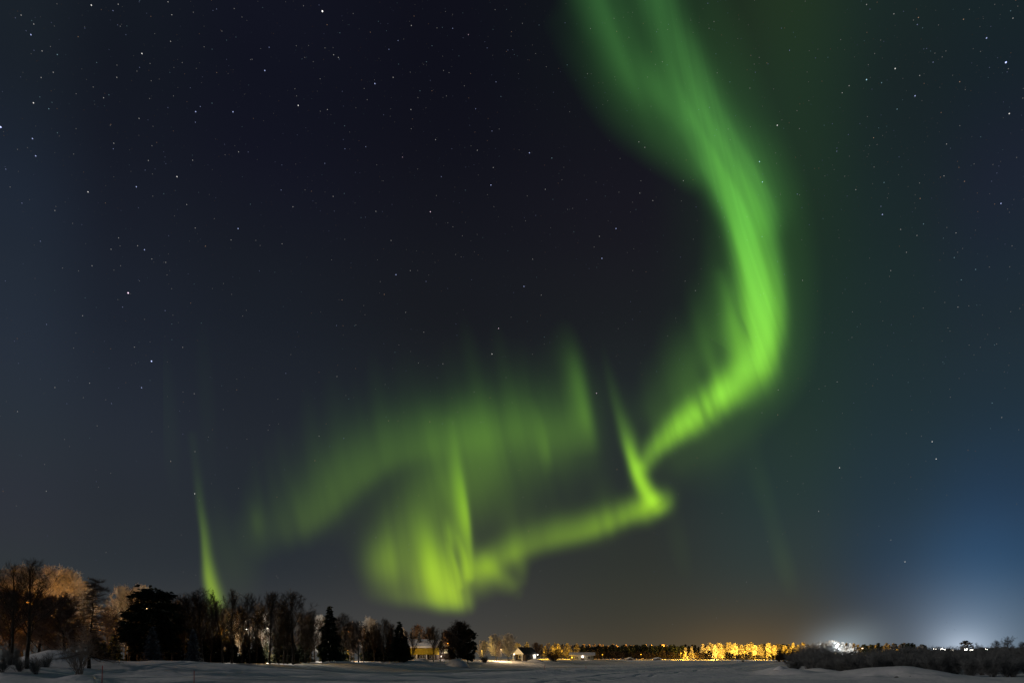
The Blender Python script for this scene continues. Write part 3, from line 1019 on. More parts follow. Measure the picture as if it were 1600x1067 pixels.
def kind_pair(name, T, Cr, tm, cm):
    trunk = seg_mesh('trunk', T, 6, tm)
    crown = mesh_from('crown', Cr[0], Cr[1], mats=[cm]) if isinstance(Cr, tuple) else seg_mesh('crown', Cr, 3, cm)
    return trunk, crown


KIND = {}
for i in range(4):
    T, Cr = branch_tree(100 + i, n1=46, n2=8, n3=6, len1=.46 + .05 * (i % 2), base=.14 + .05 * (i % 3), twig_r=.013, up=.8, spread=.40, twig_l=.5)
    KIND['bare%d' % i] = kind_pair('bare', T, Cr, M['bark'], M['twig_dark'])
for i in range(3):
    T, Cr = branch_tree(140 + i, n1=40, n2=8, n3=7, len1=.26, base=.2, up=1.0, spread=.30, twig_r=.012, profile='cone', twig_l=.4)
    KIND['slim%d' % i] = kind_pair('slim', T, Cr, M['bark'], M['twig_dark'])
for i in range(2):
    T, Cr = branch_tree(160 + i, trunk_r=.15, n1=30, n2=7, n3=5, len1=.44, base=.28, up=.95, spread=.34, twig_r=.011, gap=.12, lean=.06 * (1 - 2 * i), twig_l=.5)
    KIND['open%d' % i] = kind_pair('open', T, Cr, M['bark'], M['twig_dark'])
for i in range(3):
    T, Cr = branch_tree(200 + i, n1=52, n2=11, n3=9, len1=.52, base=.14, up=.8, spread=.40, twig_r=.018, droop=.015, twig_l=.5)
    KIND['frost%d' % i] = kind_pair('frost', T, Cr, M['bark'], M['frost'])
for i in range(2):
    T, Cr = branch_tree(230 + i, n1=52, n2=11, n3=9, len1=.52, base=.10, up=.8, spread=.42, twig_r=.017, twig_l=.5)
    KIND['brown%d' % i] = kind_pair('brown', T, Cr, M['bark'], M['twig_brown'])
T, Cr = branch_tree(250, n1=80, n2=12, n3=9, len1=.62, base=.03, up=.7, spread=.5, twig_r=.017, twig_l=.55)
KIND['dome'] = kind_pair('dome', T, Cr, M['bark'], M['twig_dark'])
T, Cr = larch_tree(7)
KIND['larch'] = kind_pair('larch', T, Cr, M['bark'], M['twig_brown'])
for i in range(3):
    T, Cr = conifer(300 + i, n=2600, width=.20 + .03 * i, leaf=.42)
    KIND['spruce%d' % i] = kind_pair('spruce', T, Cr, M['bark'], M['needle'] if i else M['needle_snow'])
for i in range(2):
    T, Cr = conifer(320 + i, n=8500, width=.27, kind='pine', leaf=.36)
    KIND['pine%d' % i] = kind_pair('pine', T, Cr, M['bark'], M['needle'])
for i in range(5):
    T, Cr = far_crown(400 + i, width=.17 + .035 * (i % 3), n=520, kind='birch')
    KIND['farbirch%d' % i] = kind_pair('farbirch', T, Cr, M['bark'], M['frost_far'])
for i in range(3):
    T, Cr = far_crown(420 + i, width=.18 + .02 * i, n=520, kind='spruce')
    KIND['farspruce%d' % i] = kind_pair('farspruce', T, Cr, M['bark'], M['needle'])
    KIND['farlit%d' % i] = (KIND['farspruce%d' % i][0], mesh_from('crown', Cr[0], Cr[1], mats=[M['frost_far']]))  # lit copy; farspruce has its lack of light put into the dark colour
for i in range(3):
    T, Cr = far_crown(440 + i, width=.24 + .03 * i, n=560, kind='birch')
    KIND['fardark%d' % i] = kind_pair('fardark', T, Cr, M['bark'], M['twig_dark'])  # unlit trees: lack of light is put into the dark twig colour
for i in range(4):
    T, Cr = bush(500 + i, fill=9, stems=20)
    KIND['willow%d' % i] = (seg_mesh('stems', T, 4, M['bark']), seg_mesh('twigs', Cr, 3, M['frost_bush']))
    KIND['scrub%d' % i] = (KIND['willow%d' % i][0], seg_mesh('twigs', Cr, 3, M['twig_dark']))
    KIND['rimed%d' % i] = (KIND['willow%d' % i][0], seg_mesh('twigs', Cr, 3, M['frost']))
T, Cr = bush(520, stems=22, fill=3, spread=1.1, twig_r=.012)
KIND['snowbush'] = (seg_mesh('stems', T, 5, M['rime_bush']), seg_mesh('twigs', Cr, 3, M['rime_bush']))

_tr = random.Random(3)


def plant(kind, name, px, D, ytop, label, cat='tree', group=None, wide=1.0, rz=None, nominal=10.0, sink=.15):
    g = at(px, D, sink)
    h = height_to(px, D, ytop) + sink
    s = h / nominal
    root = empty(name, g, _tr.uniform(0, 6.28) if rz is None else rz, (s * wide, s * wide, s))
    a, b = KIND[kind]
    obj('stems' if nominal == 3.0 else 'trunk', a, root)
    obj('twigs' if nominal == 3.0 else 'crown', b, root)
    return tag(root, label, cat, group)


# ------------------------------------------------------------------ the stand of trees on the near bank
NEAR = [
    ('open0', 'birch_tree', 15, 54, 884, 'slender dark birch at the end of the bank, leaning outward with thin open twigs', 1.0, 0.4),
    ('open1', 'birch_tree', 42, 53, 877, 'tallest dark birch on the near bank, forked, in front of golden frosted crowns', 1.15, 2.2),
    ('frost0', 'birch_tree', -12, 90, 890, 'frosted birch cut by the picture edge, behind the leaning dark birch', 1.15, None),
    ('frost1', 'birch_tree', 34, 91, 889, 'orange lit frosted birch directly behind the tallest dark birch', 1.15, None),
    ('frost2', 'birch_tree', 84, 88, 889, 'broad golden frosted birch standing highest behind the snow mound', 1.3, None),
    ('brown0', 'birch_tree', 60, 70, 925, 'brown rime touched tree filling the gap below the golden crowns', 1.4, None),
    ('brown1', 'birch_tree', 16, 70, 922, 'brown rime touched tree standing just behind the leaning dark birch', 1.2, None),
    ('brown1', 'birch_tree', 100, 69, 932, 'brown bushy tree above the snow mound beside the larch', 1.4, None),
    ('frost0', 'birch_tree', 115, 92, 907, 'pale frosted birch whose top shows just beside the larch', .9, None),
    ('larch', 'larch_tree', 139, 60, 905, 'dark larch with drooping bare boughs and a frosted top', 1.15, 0.0),
    ('frost1', 'birch_tree', 196, 94, 920, 'tan frosted birch with a rounded pale crown beyond the larch', .85, None),
    ('frost2', 'birch_tree', 222, 95, 917, 'tan frosted birch half hidden behind the big dark pine', .8, None),
    ('slim0', 'birch_tree', 201, 78, 916, 'slim dark birch in front of the tan frosted crowns', 1.1, None),
    ('pine0', 'pine_tree', 240, 74, 920, 'big black pine with ragged needle clumps, bulkiest tree of the near stand', 1.12, .6),
    ('spruce0', 'spruce_tree', 238, 71, 978, 'low spruce with snow on its boughs at the foot of the big pine', 1.3, None),
    ('bare0', 'birch_tree', 270, 79, 931, 'dark bare tree with a brownish top just beside the big pine', 1.0, None),
    ('bare1', 'birch_tree', 290, 82, 934, 'dark bare tree behind the widest domed crown', .9, None),
    ('bare2', 'birch_tree', 317, 76, 924, 'dark bare tree with the widest domed crown, before the thin aurora ray', 1.45, None),
    ('spruce0', 'spruce_tree', 302, 73, 982, 'small snow dusted spruce under the domed dark tree', 1.1, None),
    ('slim1', 'aspen_tree', 348, 78, 918, 'slim upright dark tree, first of the twin spires beside the aurora ray', .9, None),
    ('slim2', 'aspen_tree', 362, 80, 920, 'slim upright dark tree, second of the twin spires, nearer the orange light', .9, None),
    ('frost0', 'birch_tree', 370, 99, 957, 'golden frosted tree glowing between the twin spires and the narrow dark tree', .95, None),
    ('bare3', 'birch_tree', 390, 80, 931, 'narrow dark bare tree between the orange glow and the round crown', .85, None),
    ('bare0', 'birch_tree', 421, 82, 927, 'dark round crowned tree above the warm light among the trunks', 1.0, None),
    ('bare1', 'birch_tree', 458, 83, 927, 'dark full crowned tree, last tall one of the near stand', 1.1, None),
    ('frost1', 'birch_tree', 408, 103, 958, 'pale frosted tree glimpsed between two dark round crowns', .8, None),
    ('frost2', 'birch_tree', 500, 118, 962, 'white lit frosted tree shining through dark branches', .8, None),
    ('bare2', 'birch_tree', 492, 98, 955, 'dark bare tree in front of the white lit frosted one', .8, None),
    ('spruce1', 'spruce_tree', 515, 100, 946, 'narrow pointed dark spruce standing above its neighbours beside the white lit tree', 1.05, None),
    ('bare3', 'birch_tree', 537, 102, 960, 'dark tree between the pointed spruce and the orange lit branches', .9, None),
    ('brown0', 'birch_tree', 548, 118, 975, 'orange lit branches of a tree behind the dark row', .9, None),
    ('bare0', 'birch_tree', 560, 104, 971, 'low dark tree beside the cream frosted tops', .95, None),
    ('frost0', 'birch_tree', 576, 131, 966, 'cream frosted tree with a forked top above the dark row', 1.0, None),
    ('bare1', 'birch_tree', 600, 106, 968, 'dark rounded tree next to the ragged spruce', .95, None),
    ('spruce1', 'spruce_tree', 624, 106, 970, 'ragged dark spruce beside the yellow house', 1.15, None),
    ('bare1', 'birch_tree', 633, 119, 986, 'dark bushy tree hiding the near end of the yellow house', .75, None),
    ('slim0', 'birch_tree', 645, 118, 984, 'thin dark tree standing before the wall of the yellow house', 1.0, None),
    ('bare2', 'birch_tree', 677, 120, 979, 'dark tree at the corner of the yellow house', 1.0, None),
    ('slim1', 'birch_tree', 688, 121, 985, 'thin dark tree between the yellow house and the lit window', 1.0, None),
    ('brown1', 'birch_tree', 652, 175, 977, 'pinkish frosted tree rising behind the yellow house roof', 1.0, None),
    ('frost1', 'birch_tree', 629, 175, 982, 'small pale frosted tree top beside the ragged spruce', .6, None),
    ('spruce0', 'spruce_tree', 655, 138, 985, 'snowy little spruce standing against the house roof', .8, None),
    ('brown0', 'birch_tree', 668, 190, 981, 'dim brown tree behind the yellow house and its dark corner tree', 1.0, None),
    ('brown1', 'birch_tree', 699, 180, 985, 'orange tinged tree behind the house with the lit window', .9, None),
    ('dome', 'rowan_tree', 716, 116, 971, 'massive round black tree behind the domed snow heap', 1.15, None),
    ('pine1', 'pine_tree', 731, 120, 981, 'dark pine merged into the flank of the massive round tree', .8, None),
    ('frost2', 'birch_tree', 754, 165, 1000, 'bright orange and white frosted tree beside the massive round tree', 1.2, None),
    ('frost0', 'birch_tree', 775, 150, 991, 'cream frosted tree with a full round crown, first of the pair near the gabled house', 1.2, None),
    ('frost1', 'birch_tree', 794, 152, 991, 'cream frosted tree with a full round crown directly beside the gabled house', 1.2, None),
    ('slim2', 'birch_tree', 779, 140, 1000, 'dark thin tree in front of the pair of cream frosted crowns', 1.2, None),
    ('scrub', 'birch_tree', 750, 112, 1003, '', 1.0, None),
    ('brown1', 'birch_tree', 838, 172, 1004, 'brown dome shaped tree just past the gabled house', 1.3, None),
    ('frost2', 'birch_tree', 822, 215, 1003, 'narrow white lit frosted tree behind the gabled house roof', .8, None),
    ('frost0', 'birch_tree', 808, 215, 1004, 'yellow lit frosted tree over the ridge of the gabled house', 1.2, None),
]
for (k, nm, px, D, yt, lb, wd, rz) in NEAR:
    if k == 'scrub':
        continue
    plant(k, nm, px, D, yt, lb, 'tree', None, wd, rz)

# dark understory between the trunks
UNDER = [('spruce1', 178, 84, 990), ('spruce2', 162, 80, 1000), ('spruce1', 212, 80, 985), ('spruce2', 262, 83, 975), ('spruce1', 282, 85, 980), ('spruce2', 322, 84, 978), ('spruce1', 340, 83, 985),
         ('spruce2', 362, 85, 992), ('spruce1', 385, 86, 990), ('spruce2', 402, 86, 992), ('spruce1', 437, 90, 988), ('spruce2', 455, 90, 992), ('spruce1', 475, 95, 985), ('spruce2', 535, 112, 985),
         ('spruce1', 575, 112, 985), ('spruce2', 590, 113, 982), ('spruce1', 610, 112, 985), ('spruce2', 632, 116, 992), ('spruce1', 148, 78, 985), ('spruce2', 228, 84, 975), ('spruce2', 306, 86, 970), ('spruce1', 416, 94, 1002)]
for i, (k, px, D, yt) in enumerate(UNDER):
    plant(k, 'spruce_tree', px, D, yt, 'low black spruce filling the shadow between the trunks of the near stand', 'tree', 'dark understory spruces', 1.35)
# thin trunks in the same stand
for i, (px, D, yt) in enumerate([(215, 77, 945), (225, 78, 950), (256, 80, 940), (330, 81, 940), (355, 84, 955), (378, 83, 950), (400, 84, 945), (436, 84, 950), (443, 85, 946), (449, 85, 950),
                                 (477, 92, 965), (485, 93, 968), (506, 104, 970), (526, 104, 968), (553, 108, 975), (568, 109, 980), (585, 110, 975), (612, 110, 980)]):
    plant('slim%d' % (i % 3), 'birch_tree', px, D, yt, 'thin dark birch pole mixed in among the bigger trees of the stand', 'tree', 'thin birches in the stand', .9)

for i, (px, D, yt) in enumerate([(256, 83, 936), (280, 86, 938), (303, 87, 936), (333, 85, 938), (344, 88, 950), (375, 92, 950), (405, 90, 945), (438, 91, 942), (474, 96, 958), (485, 99, 962), (507, 106, 966),
                                 (527, 107, 966), (547, 110, 972), (571, 112, 978), (590, 113, 974), (611, 113, 976), (170, 88, 955), (182, 89, 960)]):
    plant('bare%d' % (i % 4), 'birch_tree', px, D, yt, 'dark bare tree closing a gap in the belt of trees on the near bank', 'tree', 'bare trees deep in the belt', .95)

plant('snowbush', 'frosted_bush', 124, 51, 982, 'frosted leafless bush on a small snow hump in front of the larch', 'bush', None, .72, .3, 3.0)
for i, (px, D, yt, wd) in enumerate([(56, 52, 1026, .9), (30, 52, 1024, .9), (4, 51, 1016, .9), (70, 57, 1020, .8), (22, 58, 1008, .9)]):
    plant('willow%d' % (i % 4), 'willow_bush', px, D, yt, 'grey leafless brush round the foot of the two dark birches', 'bush', 'brush under the dark birches', wd, None, 3.0)
for i, (px, D, yt, lb) in enumerate([(758, 128, 1024, 'dark leafless bush on the snow before the cream frosted crowns'), (796, 150, 1029.5, 'dark low bush on the snow before the gabled house'),
                                     (868, 165, 1014, 'dark bush mass between the brown dome tree and the low cottage'), (1217, 165, 1016, 'dark roundish bush in front of the last yellow lit trees'),
                                     (1230, 150, 1013, 'dark spreading bush at the edge of the willow thicket'), (1161, 180, 1030, 'tiny dark bush alone on the open ice')]):
    plant('scrub%d' % (i % 4), 'bush', px, D, yt, lb, 'bush', None, 2.2 if i in (2, 3, 4) else 1.5, None, 3.0)
for i, px in enumerate([1183, 1189, 1193, 1200]):
    plant('scrub%d' % (i % 4), 'bush', px, 188 + i * 3, 1030.5, 'tiny dark twig tuft on the ice in a short row before the thicket', 'bush', 'twig tufts on the ice', 1.2, None, 3.0)

# ------------------------------------------------------------------ the far bank
rg = random.Random(77)


def far(kind, n, name, px, D, yt, label, group, wide=1.0):
    plant('%s%d' % (kind, rg.randrange(n)), name, px, D, yt, label, 'tree', group, wide * rg.uniform(.85, 1.2))


# lit tops beyond the gabled house
px = 846.0
while px < 905:
    far('farbirch', 5, 'birch_tree', px, 285 + rg.uniform(-12, 12), 1006 + rg.uniform(-2, 3), 'small frosted tree lit yellow between the brown dome tree and the low cottage', 'yellow lit trees by the cottage', 1.2)
    px += rg.uniform(3.5, 6)
# dark ridge forest with a few lit tops behind
px = 878.0
while px < 1068:
    far('farspruce', 3, 'spruce_tree', px, 300 + rg.uniform(-12, 10), 1008 + rg.uniform(-2.5, 2), 'far dark spruce in the unlit forest edge across the river', 'dark far forest trees', 1.4)
    px += rg.uniform(2.2, 3.6)
px = 880.0
while px < 1050:
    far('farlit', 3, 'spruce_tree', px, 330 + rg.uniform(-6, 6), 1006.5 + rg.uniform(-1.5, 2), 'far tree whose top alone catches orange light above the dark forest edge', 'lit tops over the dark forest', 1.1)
    px += rg.uniform(3, 9)
px = 905.0
while px < 1066:
    far('fardark', 3, 'birch_tree', px, 278 + rg.uniform(-8, 8), 1017 + rg.uniform(-2, 3), 'low dark bushy tree along the foot of the dark far forest', 'low trees under the far forest', 1.5)
    px += rg.uniform(4, 7)
# the brilliantly lit row
for (px, yt, lb) in ((1071, 1011, 'pointed yellow lit spruce, first of the two standing apart on the far shore'), (1080.5, 1009.5, 'leaning yellow lit spruce, second of the two standing apart on the far shore')):
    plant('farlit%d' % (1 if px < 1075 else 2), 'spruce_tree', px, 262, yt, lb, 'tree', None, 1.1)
px = 1098.0
while px < 1258:
    far('farbirch', 5, 'birch_tree', px, 296 + rg.uniform(-8, 8), 1006.5 + rg.uniform(-3.5, 3), 'frosted tree blazing yellow in the brightly lamp lit row on the far shore', 'blazing yellow trees of the far shore', 1.15)
    px += rg.uniform(2.6, 4.4)
px = 1060.0
while px < 1265:
    far('farspruce', 3, 'spruce_tree', px, 335 + rg.uniform(-8, 8), 1007.5 + rg.uniform(-2, 2), 'dark spruce tip behind the brightly lit row of the far shore', 'dark spruces behind the lit row', 1.4)
    px += rg.uniform(4, 6)
for (a0, a1, yt) in ((1090, 1112, 1018), (1136, 1176, 1020), (1178, 1240, 1024), (1118, 1136, 1029)):
    px = float(a0)
    while px < a1:
        far('fardark', 3, 'birch_tree', px, 258 + rg.uniform(-6, 6), yt + rg.uniform(-2.5, 2.5), 'dark bushy tree silhouetted before the blazing yellow row', 'dark trees before the lit row', 1.7)
        px += rg.uniform(4, 6)
# white lit group around the floodlight
for i, (px, yt, wd) in enumerate([(1286, 1006, 1), (1292, 1004, 1), (1299, 1000.5, 1.25), (1303, 1001, 1.2), (1309, 1003, 1), (1317, 1003, 1), (1323, 1004, 1), (1329, 1005, .9), (1279, 1008, 1), (1336, 1007, 1)]):
    far('farbirch', 5, 'birch_tree', px, 212 + rg.uniform(-4, 8), yt, 'frosted tree bleached white by the floodlight behind the willows', 'white floodlit trees', wd)
for i in range(16):
    px = 1256 + i * 2.9 + rg.uniform(-1, 1)
    plant('rimed%d' % (i % 4), 'willow_bush', px, 190 + rg.uniform(-8, 8), 1008 + rg.uniform(-3, 3) - (3 if i > 8 else 0), 'pale rimed shrub between the yellow lit row and the white floodlit trees', 'bush', 'rimed shrubs by the floodlight', .8, None, 3.0)
# dim olive row
px = 1334.0
while px < 1447:
    k = rg.random()
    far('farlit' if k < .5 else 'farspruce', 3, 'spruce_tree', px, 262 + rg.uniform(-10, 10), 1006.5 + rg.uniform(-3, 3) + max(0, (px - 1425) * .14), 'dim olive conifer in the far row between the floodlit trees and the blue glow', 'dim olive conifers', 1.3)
    px += rg.uniform(2.6, 4.0)
# low wood under the blue glow
px = 1440.0
while px < 1640:
    far('fardark', 3, 'birch_tree', px, 240 + rg.uniform(-10, 10), 1016 - (px - 1440) * .03 + rg.uniform(-2, 2), 'low dark tree on the skyline under the blue glow', 'low trees under the blue glow', 1.7)
    px += rg.uniform(4, 7)
plant('fardark1', 'birch_tree', 1509, 190, 1000.5, 'single dark round tree rising above the low wood under the blue glow', 'tree', None, 1.4)
plant('slim0', 'birch_tree', 1574, 150, 991, 'tall bare tree rising highest over the willow thicket', 'tree', None, 1.3)
plant('slim1', 'birch_tree', 1530, 160, 1002, 'thin bare tree beside the last white lamps', 'tree', None, 1.0)
plant('bare1', 'birch_tree', 1556, 140, 1001, 'low bare tree next to the tall bare one over the willows', 'tree', None, 1.0)
plant('bare2', 'birch_tree', 1596, 135, 1003, 'bare tree at the picture edge above the willow thicket', 'tree', None, 1.2)

# the willow thicket on the near shore
for i in range(118):
    px = rg.uniform(1232, 1640)
    lo = np.interp(px, [1232, 1300, 1400, 1640], [105, 82, 70, 58])
    D = float(lo + (rg.random() ** 1.3) * 75)
    ytop = float(np.interp(px, [1232, 1260, 1300, 1400, 1500, 1640], [1024, 1013, 1017, 1012, 1013, 1010])) + rg.uniform(-2, 5) + (8 if D < lo + 14 else 0)
    plant('willow%d' % (i % 4), 'willow_bush', px, D, ytop, 'grey leafless willow in the wide thicket on the near shore', 'bush', 'willow thicket', rg.uniform(.95, 1.5), None, 3.0)

# ------------------------------------------------------------------ lamps
M['pole'] = surface_mat('lamp_pole_metal', (.006, .006, .006), (.014, .014, .014), 8, .7)
LAMP_COL = {'orange': (1.0, .38, .04), 'yellow': (1.0, .50, .03), 'amber': (1.0, .58, .10), 'glare': (1.0, .95, .85), 'white': (1.0, .90, .74), 'warm': (1.0, .66, .34), 'cold': (.84, .94, 1.0), 'pink': (1.0, .78, .62)}
HEAD = {k: emit_mat('lamp_glass_' + k, c, 22.0 if k == 'glare' else 5.0) for k, c in LAMP_COL.items()}


def street_lamp(px, D, py, colour, watts, label, head=.22, toward=0.0):
    """pole, arm and lamp head; the lamp's own light hangs just under the glass."""
    g = at(px, D, .1)
    h = max(height_to(px, D, py), 1.2) + .1
    root = empty('street_lamp', g, toward)
    MB().tube((0, 0, 0), (0, 0, h), .05, .035, 8).build('pole', M['pole'], root)
    MB().tube((0, 0, h - .02), (0, -.55, h + .06), .035, .03, 6).build('arm', M['pole'], root)
    b = MB()
    b.prism([(-head * .55, .06), (head * .55, .06), (head * .35, .16), (-head * .35, .16)], -.55 - head * 1.3, -.50)
    hd = b.build('lamp_head', M['pole'], root, (0, 0, h - .04))
    gl = MB()
    gl.prism([(-head, 0), (-head * .6, -head * .8), (head * .6, -head * .8), (head, 0), (head * .5, .055), (-head * .5, .055)], -.55 - head * 1.2, -.51)
    gl.build('lamp_glass', HEAD[colour], hd)
    ld = bpy.data.lights.new('lamp_light', 'POINT')
    ld.energy = watts
    ld.color = LAMP_COL[colour]
    ld.shadow_soft_size = .25
    lo = bpy.data.objects.new('lamp_light', ld)
    C.objects.link(lo)
    lo.parent = root
    lo.location = (0, -.55 - head * .6, h - .35 - head)
    return tag(root, label, 'street lamp')


LAMPS = [
    # photo x, distance, lamp row, colour, watts, label
    (50, 77, 941, 'orange', 4000, 'tall lamp hidden in the golden frosted crowns behind the two dark birches'),
    (100, 78, 944, 'orange', 3200, 'tall lamp behind the pale frosted birch beside the larch'),
    (14, 79, 941, 'orange', 3600, 'lamp behind the leaning dark birch at the end of the bank'),
    (127, 86, 978, 'white', 500, 'white lamp seen through the twigs under the larch'),
    (160, 92, 984, 'orange', 500, 'orange lamp low behind the drooping boughs of the larch'),
    (233, 84, 950, 'warm', 1900, 'lamp hidden behind the big pine, lighting the tan frosted crowns'),
    (192, 100, 990, 'orange', 600, 'orange lamp low behind the slim dark birch'),
    (356, 89, 984, 'yellow', 12000, 'yellow lamp shining between the twin slim spires'),
    (388, 90, 982, 'white', 8000, 'white lamp behind the narrow dark bare tree'),
    (420, 92, 981, 'white', 4200, 'white lamp behind the dark round crowned tree'),
    (424, 90, 1016, 'warm', 260, 'low warm lamp glowing among the trunks close to the snow'),
    (494, 108, 988, 'white', 12000, 'white lamp lighting the frosted tree behind the pointed spruce'),
    (546, 112, 986, 'orange', 1600, 'orange lamp behind the row between the pointed spruce and the cream tops'),
    (545, 112, 1015, 'yellow', 160, 'low yellow lamp at the foot of the dark row'),
    (570, 119, 982, 'warm', 3600, 'lamp lighting the cream frosted tree with the forked top'),
    (640, 164, 1000, 'warm', 3500, 'lamp behind the roof of the yellow house'),
    (700, 170, 1004, 'orange', 3000, 'orange lamp behind the massive round tree'),
    (753, 152, 1016, 'amber', 4500, 'lamp at the foot of the bright frosted tree by the massive round tree'),
    (783, 138, 1014, 'warm', 3000, 'lamp between the pair of cream frosted crowns'),
    (824, 205, 1017, 'yellow', 9000, 'yellow lamp just behind the gabled house'),
    (850, 262, 1018, 'yellow', 15000, 'round bright lamp in the dark bushes past the gabled house'),
    (878, 270, 1016, 'yellow', 17000, 'yellow lamp lighting the small trees before the low cottage'),
    (941, 262, 1022, 'yellow', 500, 'small lone lamp before the dark forest, nearer the low cottage'),
    (1001, 262, 1021.5, 'yellow', 500, 'small lone lamp before the dark forest, nearer the two bright spruces'),
    (965, 322, 1011, 'orange', 30000, 'lamp hidden behind the middle of the dark far forest'),
    (1030, 322, 1010.5, 'orange', 36000, 'lamp hidden behind the far end of the dark far forest'),
    (910, 316, 1011, 'orange', 28000, 'lamp hidden behind the dark forest above the low cottage'),
    (1063.5, 262, 1019.5, 'yellow', 1200, 'bright yellow lamp beside the two lit spruces on the far shore'),
    (1074, 254, 1025, 'yellow', 5500, 'lamp right in front of the two lit spruces on the far shore'),
    (1113, 276, 1022, 'amber', 20000, 'brightest lamp of the lit far shore, under the whitest trees'),
    (1129, 276, 1024, 'yellow', 12000, 'second lamp of the lit row, just past the whitest trees'),
    (1148, 276, 1016, 'yellow', 11000, 'third lamp of the lit row, above the dark bushes'),
    (1163, 276, 1017, 'yellow', 11000, 'fourth lamp of the lit row, at its tallest trees'),
    (1181, 276, 1023, 'amber', 20000, 'fifth lamp of the lit row, low among white hot trees'),
    (1204, 276, 1019, 'yellow', 12000, 'sixth lamp of the lit row, before the dark bushes'),
    (1228, 276, 1018, 'yellow', 10000, 'seventh lamp of the lit row, near the rimed shrubs'),
    (1248, 276, 1016, 'yellow', 8000, 'last lamp of the lit row, behind the rimed shrubs'),
    (1310, 198, 1014, 'cold', 30000, 'white floodlight glaring behind the willow thicket'),
    (1300, 197, 1016, 'white', 9000, 'low white lamp below the floodlight in the willows'),
    (1346, 246, 1012, 'warm', 2600, 'dim lamp beside the first olive conifers'),
    (1400, 246, 1014, 'yellow', 1100, 'dim lamp hidden in the olive conifer row'),
    (1458, 215, 1013, 'glare', 2600, 'white lamp, first of the bright cluster under the blue glow'),
    (1468.5, 218, 1012.5, 'glare', 2600, 'white lamp, broad and glaring in the bright cluster under the blue glow'),
    (1474, 220, 1013.5, 'glare', 1500, 'white lamp at the end of the bright cluster under the blue glow'),
    (1486, 212, 1014.5, 'white', 250, 'tiny white lamp between the bright cluster and the round dark tree'),
    (1506, 180, 1013.5, 'glare', 250, 'tiny white lamp under the round dark tree'),
    (1515, 182, 1014, 'glare', 350, 'small white lamp just past the round dark tree'),
    (1537.5, 178, 1013, 'glare', 900, 'squarish white lamp standing apart above the willows'),
]
for (px, D, py, colr, w, lb) in LAMPS:
    street_lamp(px, D, py, colr, w * (.55 if D < 130 else .7 if px < 1060 else 2.9 if px < 1260 else 1.9 if px < 1320 else .35), lb, head=.12 if D < 170 else .2 if px < 1060 else .26 if px < 1400 else .42)

# ------------------------------------------------------------------ houses
M['yellow'] = surface_mat('yellow_boards', (.33, .25, .022), (.48, .36, .035), 2.5)
M['white'] = surface_mat('white_paint', (.66, .66, .64), (.80, .80, .78), 4)
M['darkwood'] = surface_mat('dark_boards', (.03, .025, .022), (.07, .055, .045), 3)
M['glass'] = surface_mat('dark_window_glass', (.012, .014, .018), (.03, .034, .04), 1, .12)
M['roofsnow'] = surface_mat('roof_snow', (.62, .64, .66), (.84, .85, .86), 1.2, .95, .3)
M['roofdark'] = surface_mat('dark_roofing', (.02, .022, .024), (.06, .062, .066), 3)
LIT = emit_mat('lit_window', (1.0, .78, .40), 1.3)


def house_lamp(root, loc, colour, watts, size=.14):
    hd = MB().tube((0, 0, -size), (0, 0, size), size, size, 10).build('wall_lamp', HEAD[colour], root, loc)
    ld = bpy.data.lights.new('wall_lamp_light', 'POINT')
    ld.energy = watts
    ld.color = LAMP_COL[colour]
    ld.shadow_soft_size = .15
    lo = bpy.data.objects.new('wall_lamp_light', ld)
    C.objects.link(lo)
    lo.parent = hd
    lo.location = (0, -.5, .05)
    return hd


def window(root, x0, x1, z0, z1, y, mat, frame=.08):
    f = MB()
    f.box(x0 - frame, x0, y - .05, y, z0, z1)
    f.box(x1, x1 + frame, y - .05, y, z0, z1)
    f.box(x0 - frame, x1 + frame, y - .05, y, z1, z1 + frame)
    f.box(x0 - frame, x1 + frame, y - .07, y, z0 - frame, z0)
    f.box((x0 + x1) / 2 - .03, (x0 + x1) / 2 + .03, y - .045, y, z0, z1)
    w = f.build('window', M['white'], root)
    MB().box(x0, x1, y - .02, y - .004, z0, z1).build('pane', mat, w)


# yellow house with a deep snowy roof
D = 136
g = at(653, D, .2)
h = empty('yellow_house', g, R(-6))
Z0 = EYE + (HZ - 1022) / F * D - g.z     # underside of the yellow band
Z1 = EYE + (HZ - 1011) / F * D - g.z
Zr = EYE + (HZ - 998) / F * D - g.z
hw = 4.1
MB().box(-hw, hw, 0, 8, Z0, Z1).build('wall', M['yellow'], h)
b = MB()
b.box(-hw, hw, .45, 8, 0, Z0 - .02)
b.build('lower_wall', M['darkwood'], h)
roof = MB().prism([(-.9, 0), (-.9, .16), (4, Zr - Z1 + .1), (8.9, .16), (8.9, 0), (4, Zr - Z1 - .08)], -hw - .7, hw + .7)
rv = [(y_, x_, z_ + Z1 + .02) for (x_, y_, z_) in roof.v]
rb = MB(); rb.v = rv; rb.f = [tuple(reversed(f_)) for f_ in roof.f]
rb.build('roof', M['roofsnow'], h)
MB().box(-hw - .72, hw + .72, -1.02, -.91, Z1 - .12, Z1 + .30).build('fascia', M['white'], h)
for x_ in (-hw + .2, -2.6, -.2, 2.2, hw - .2):
    MB().box(x_ - .13, x_ + .13, -.45, -.2, 0, Z0 - .02).build('pillar', M['white'], h)
MB().box(-hw, hw, -.5, -.02, Z0 - .01, Z0 + .16).build('beam', M['yellow'], h)
for x_ in (-3.3, -1.4, 1.0, 3.3):
    window(h, x_ - .6, x_ + .6, .7, Z0 - .35, .449, M['glass'])
MB().box(1.9, 2.5, 3.2, 3.9, Zr - .7, Zr + .55).build('chimney', M['darkwood'], h)
house_lamp(h, (-1.6, -2.2, Z0 + .2), 'yellow', 45)
tag(h, 'yellow boarded house with deep snowy roof and bright white eaves behind thin dark trees', 'house')

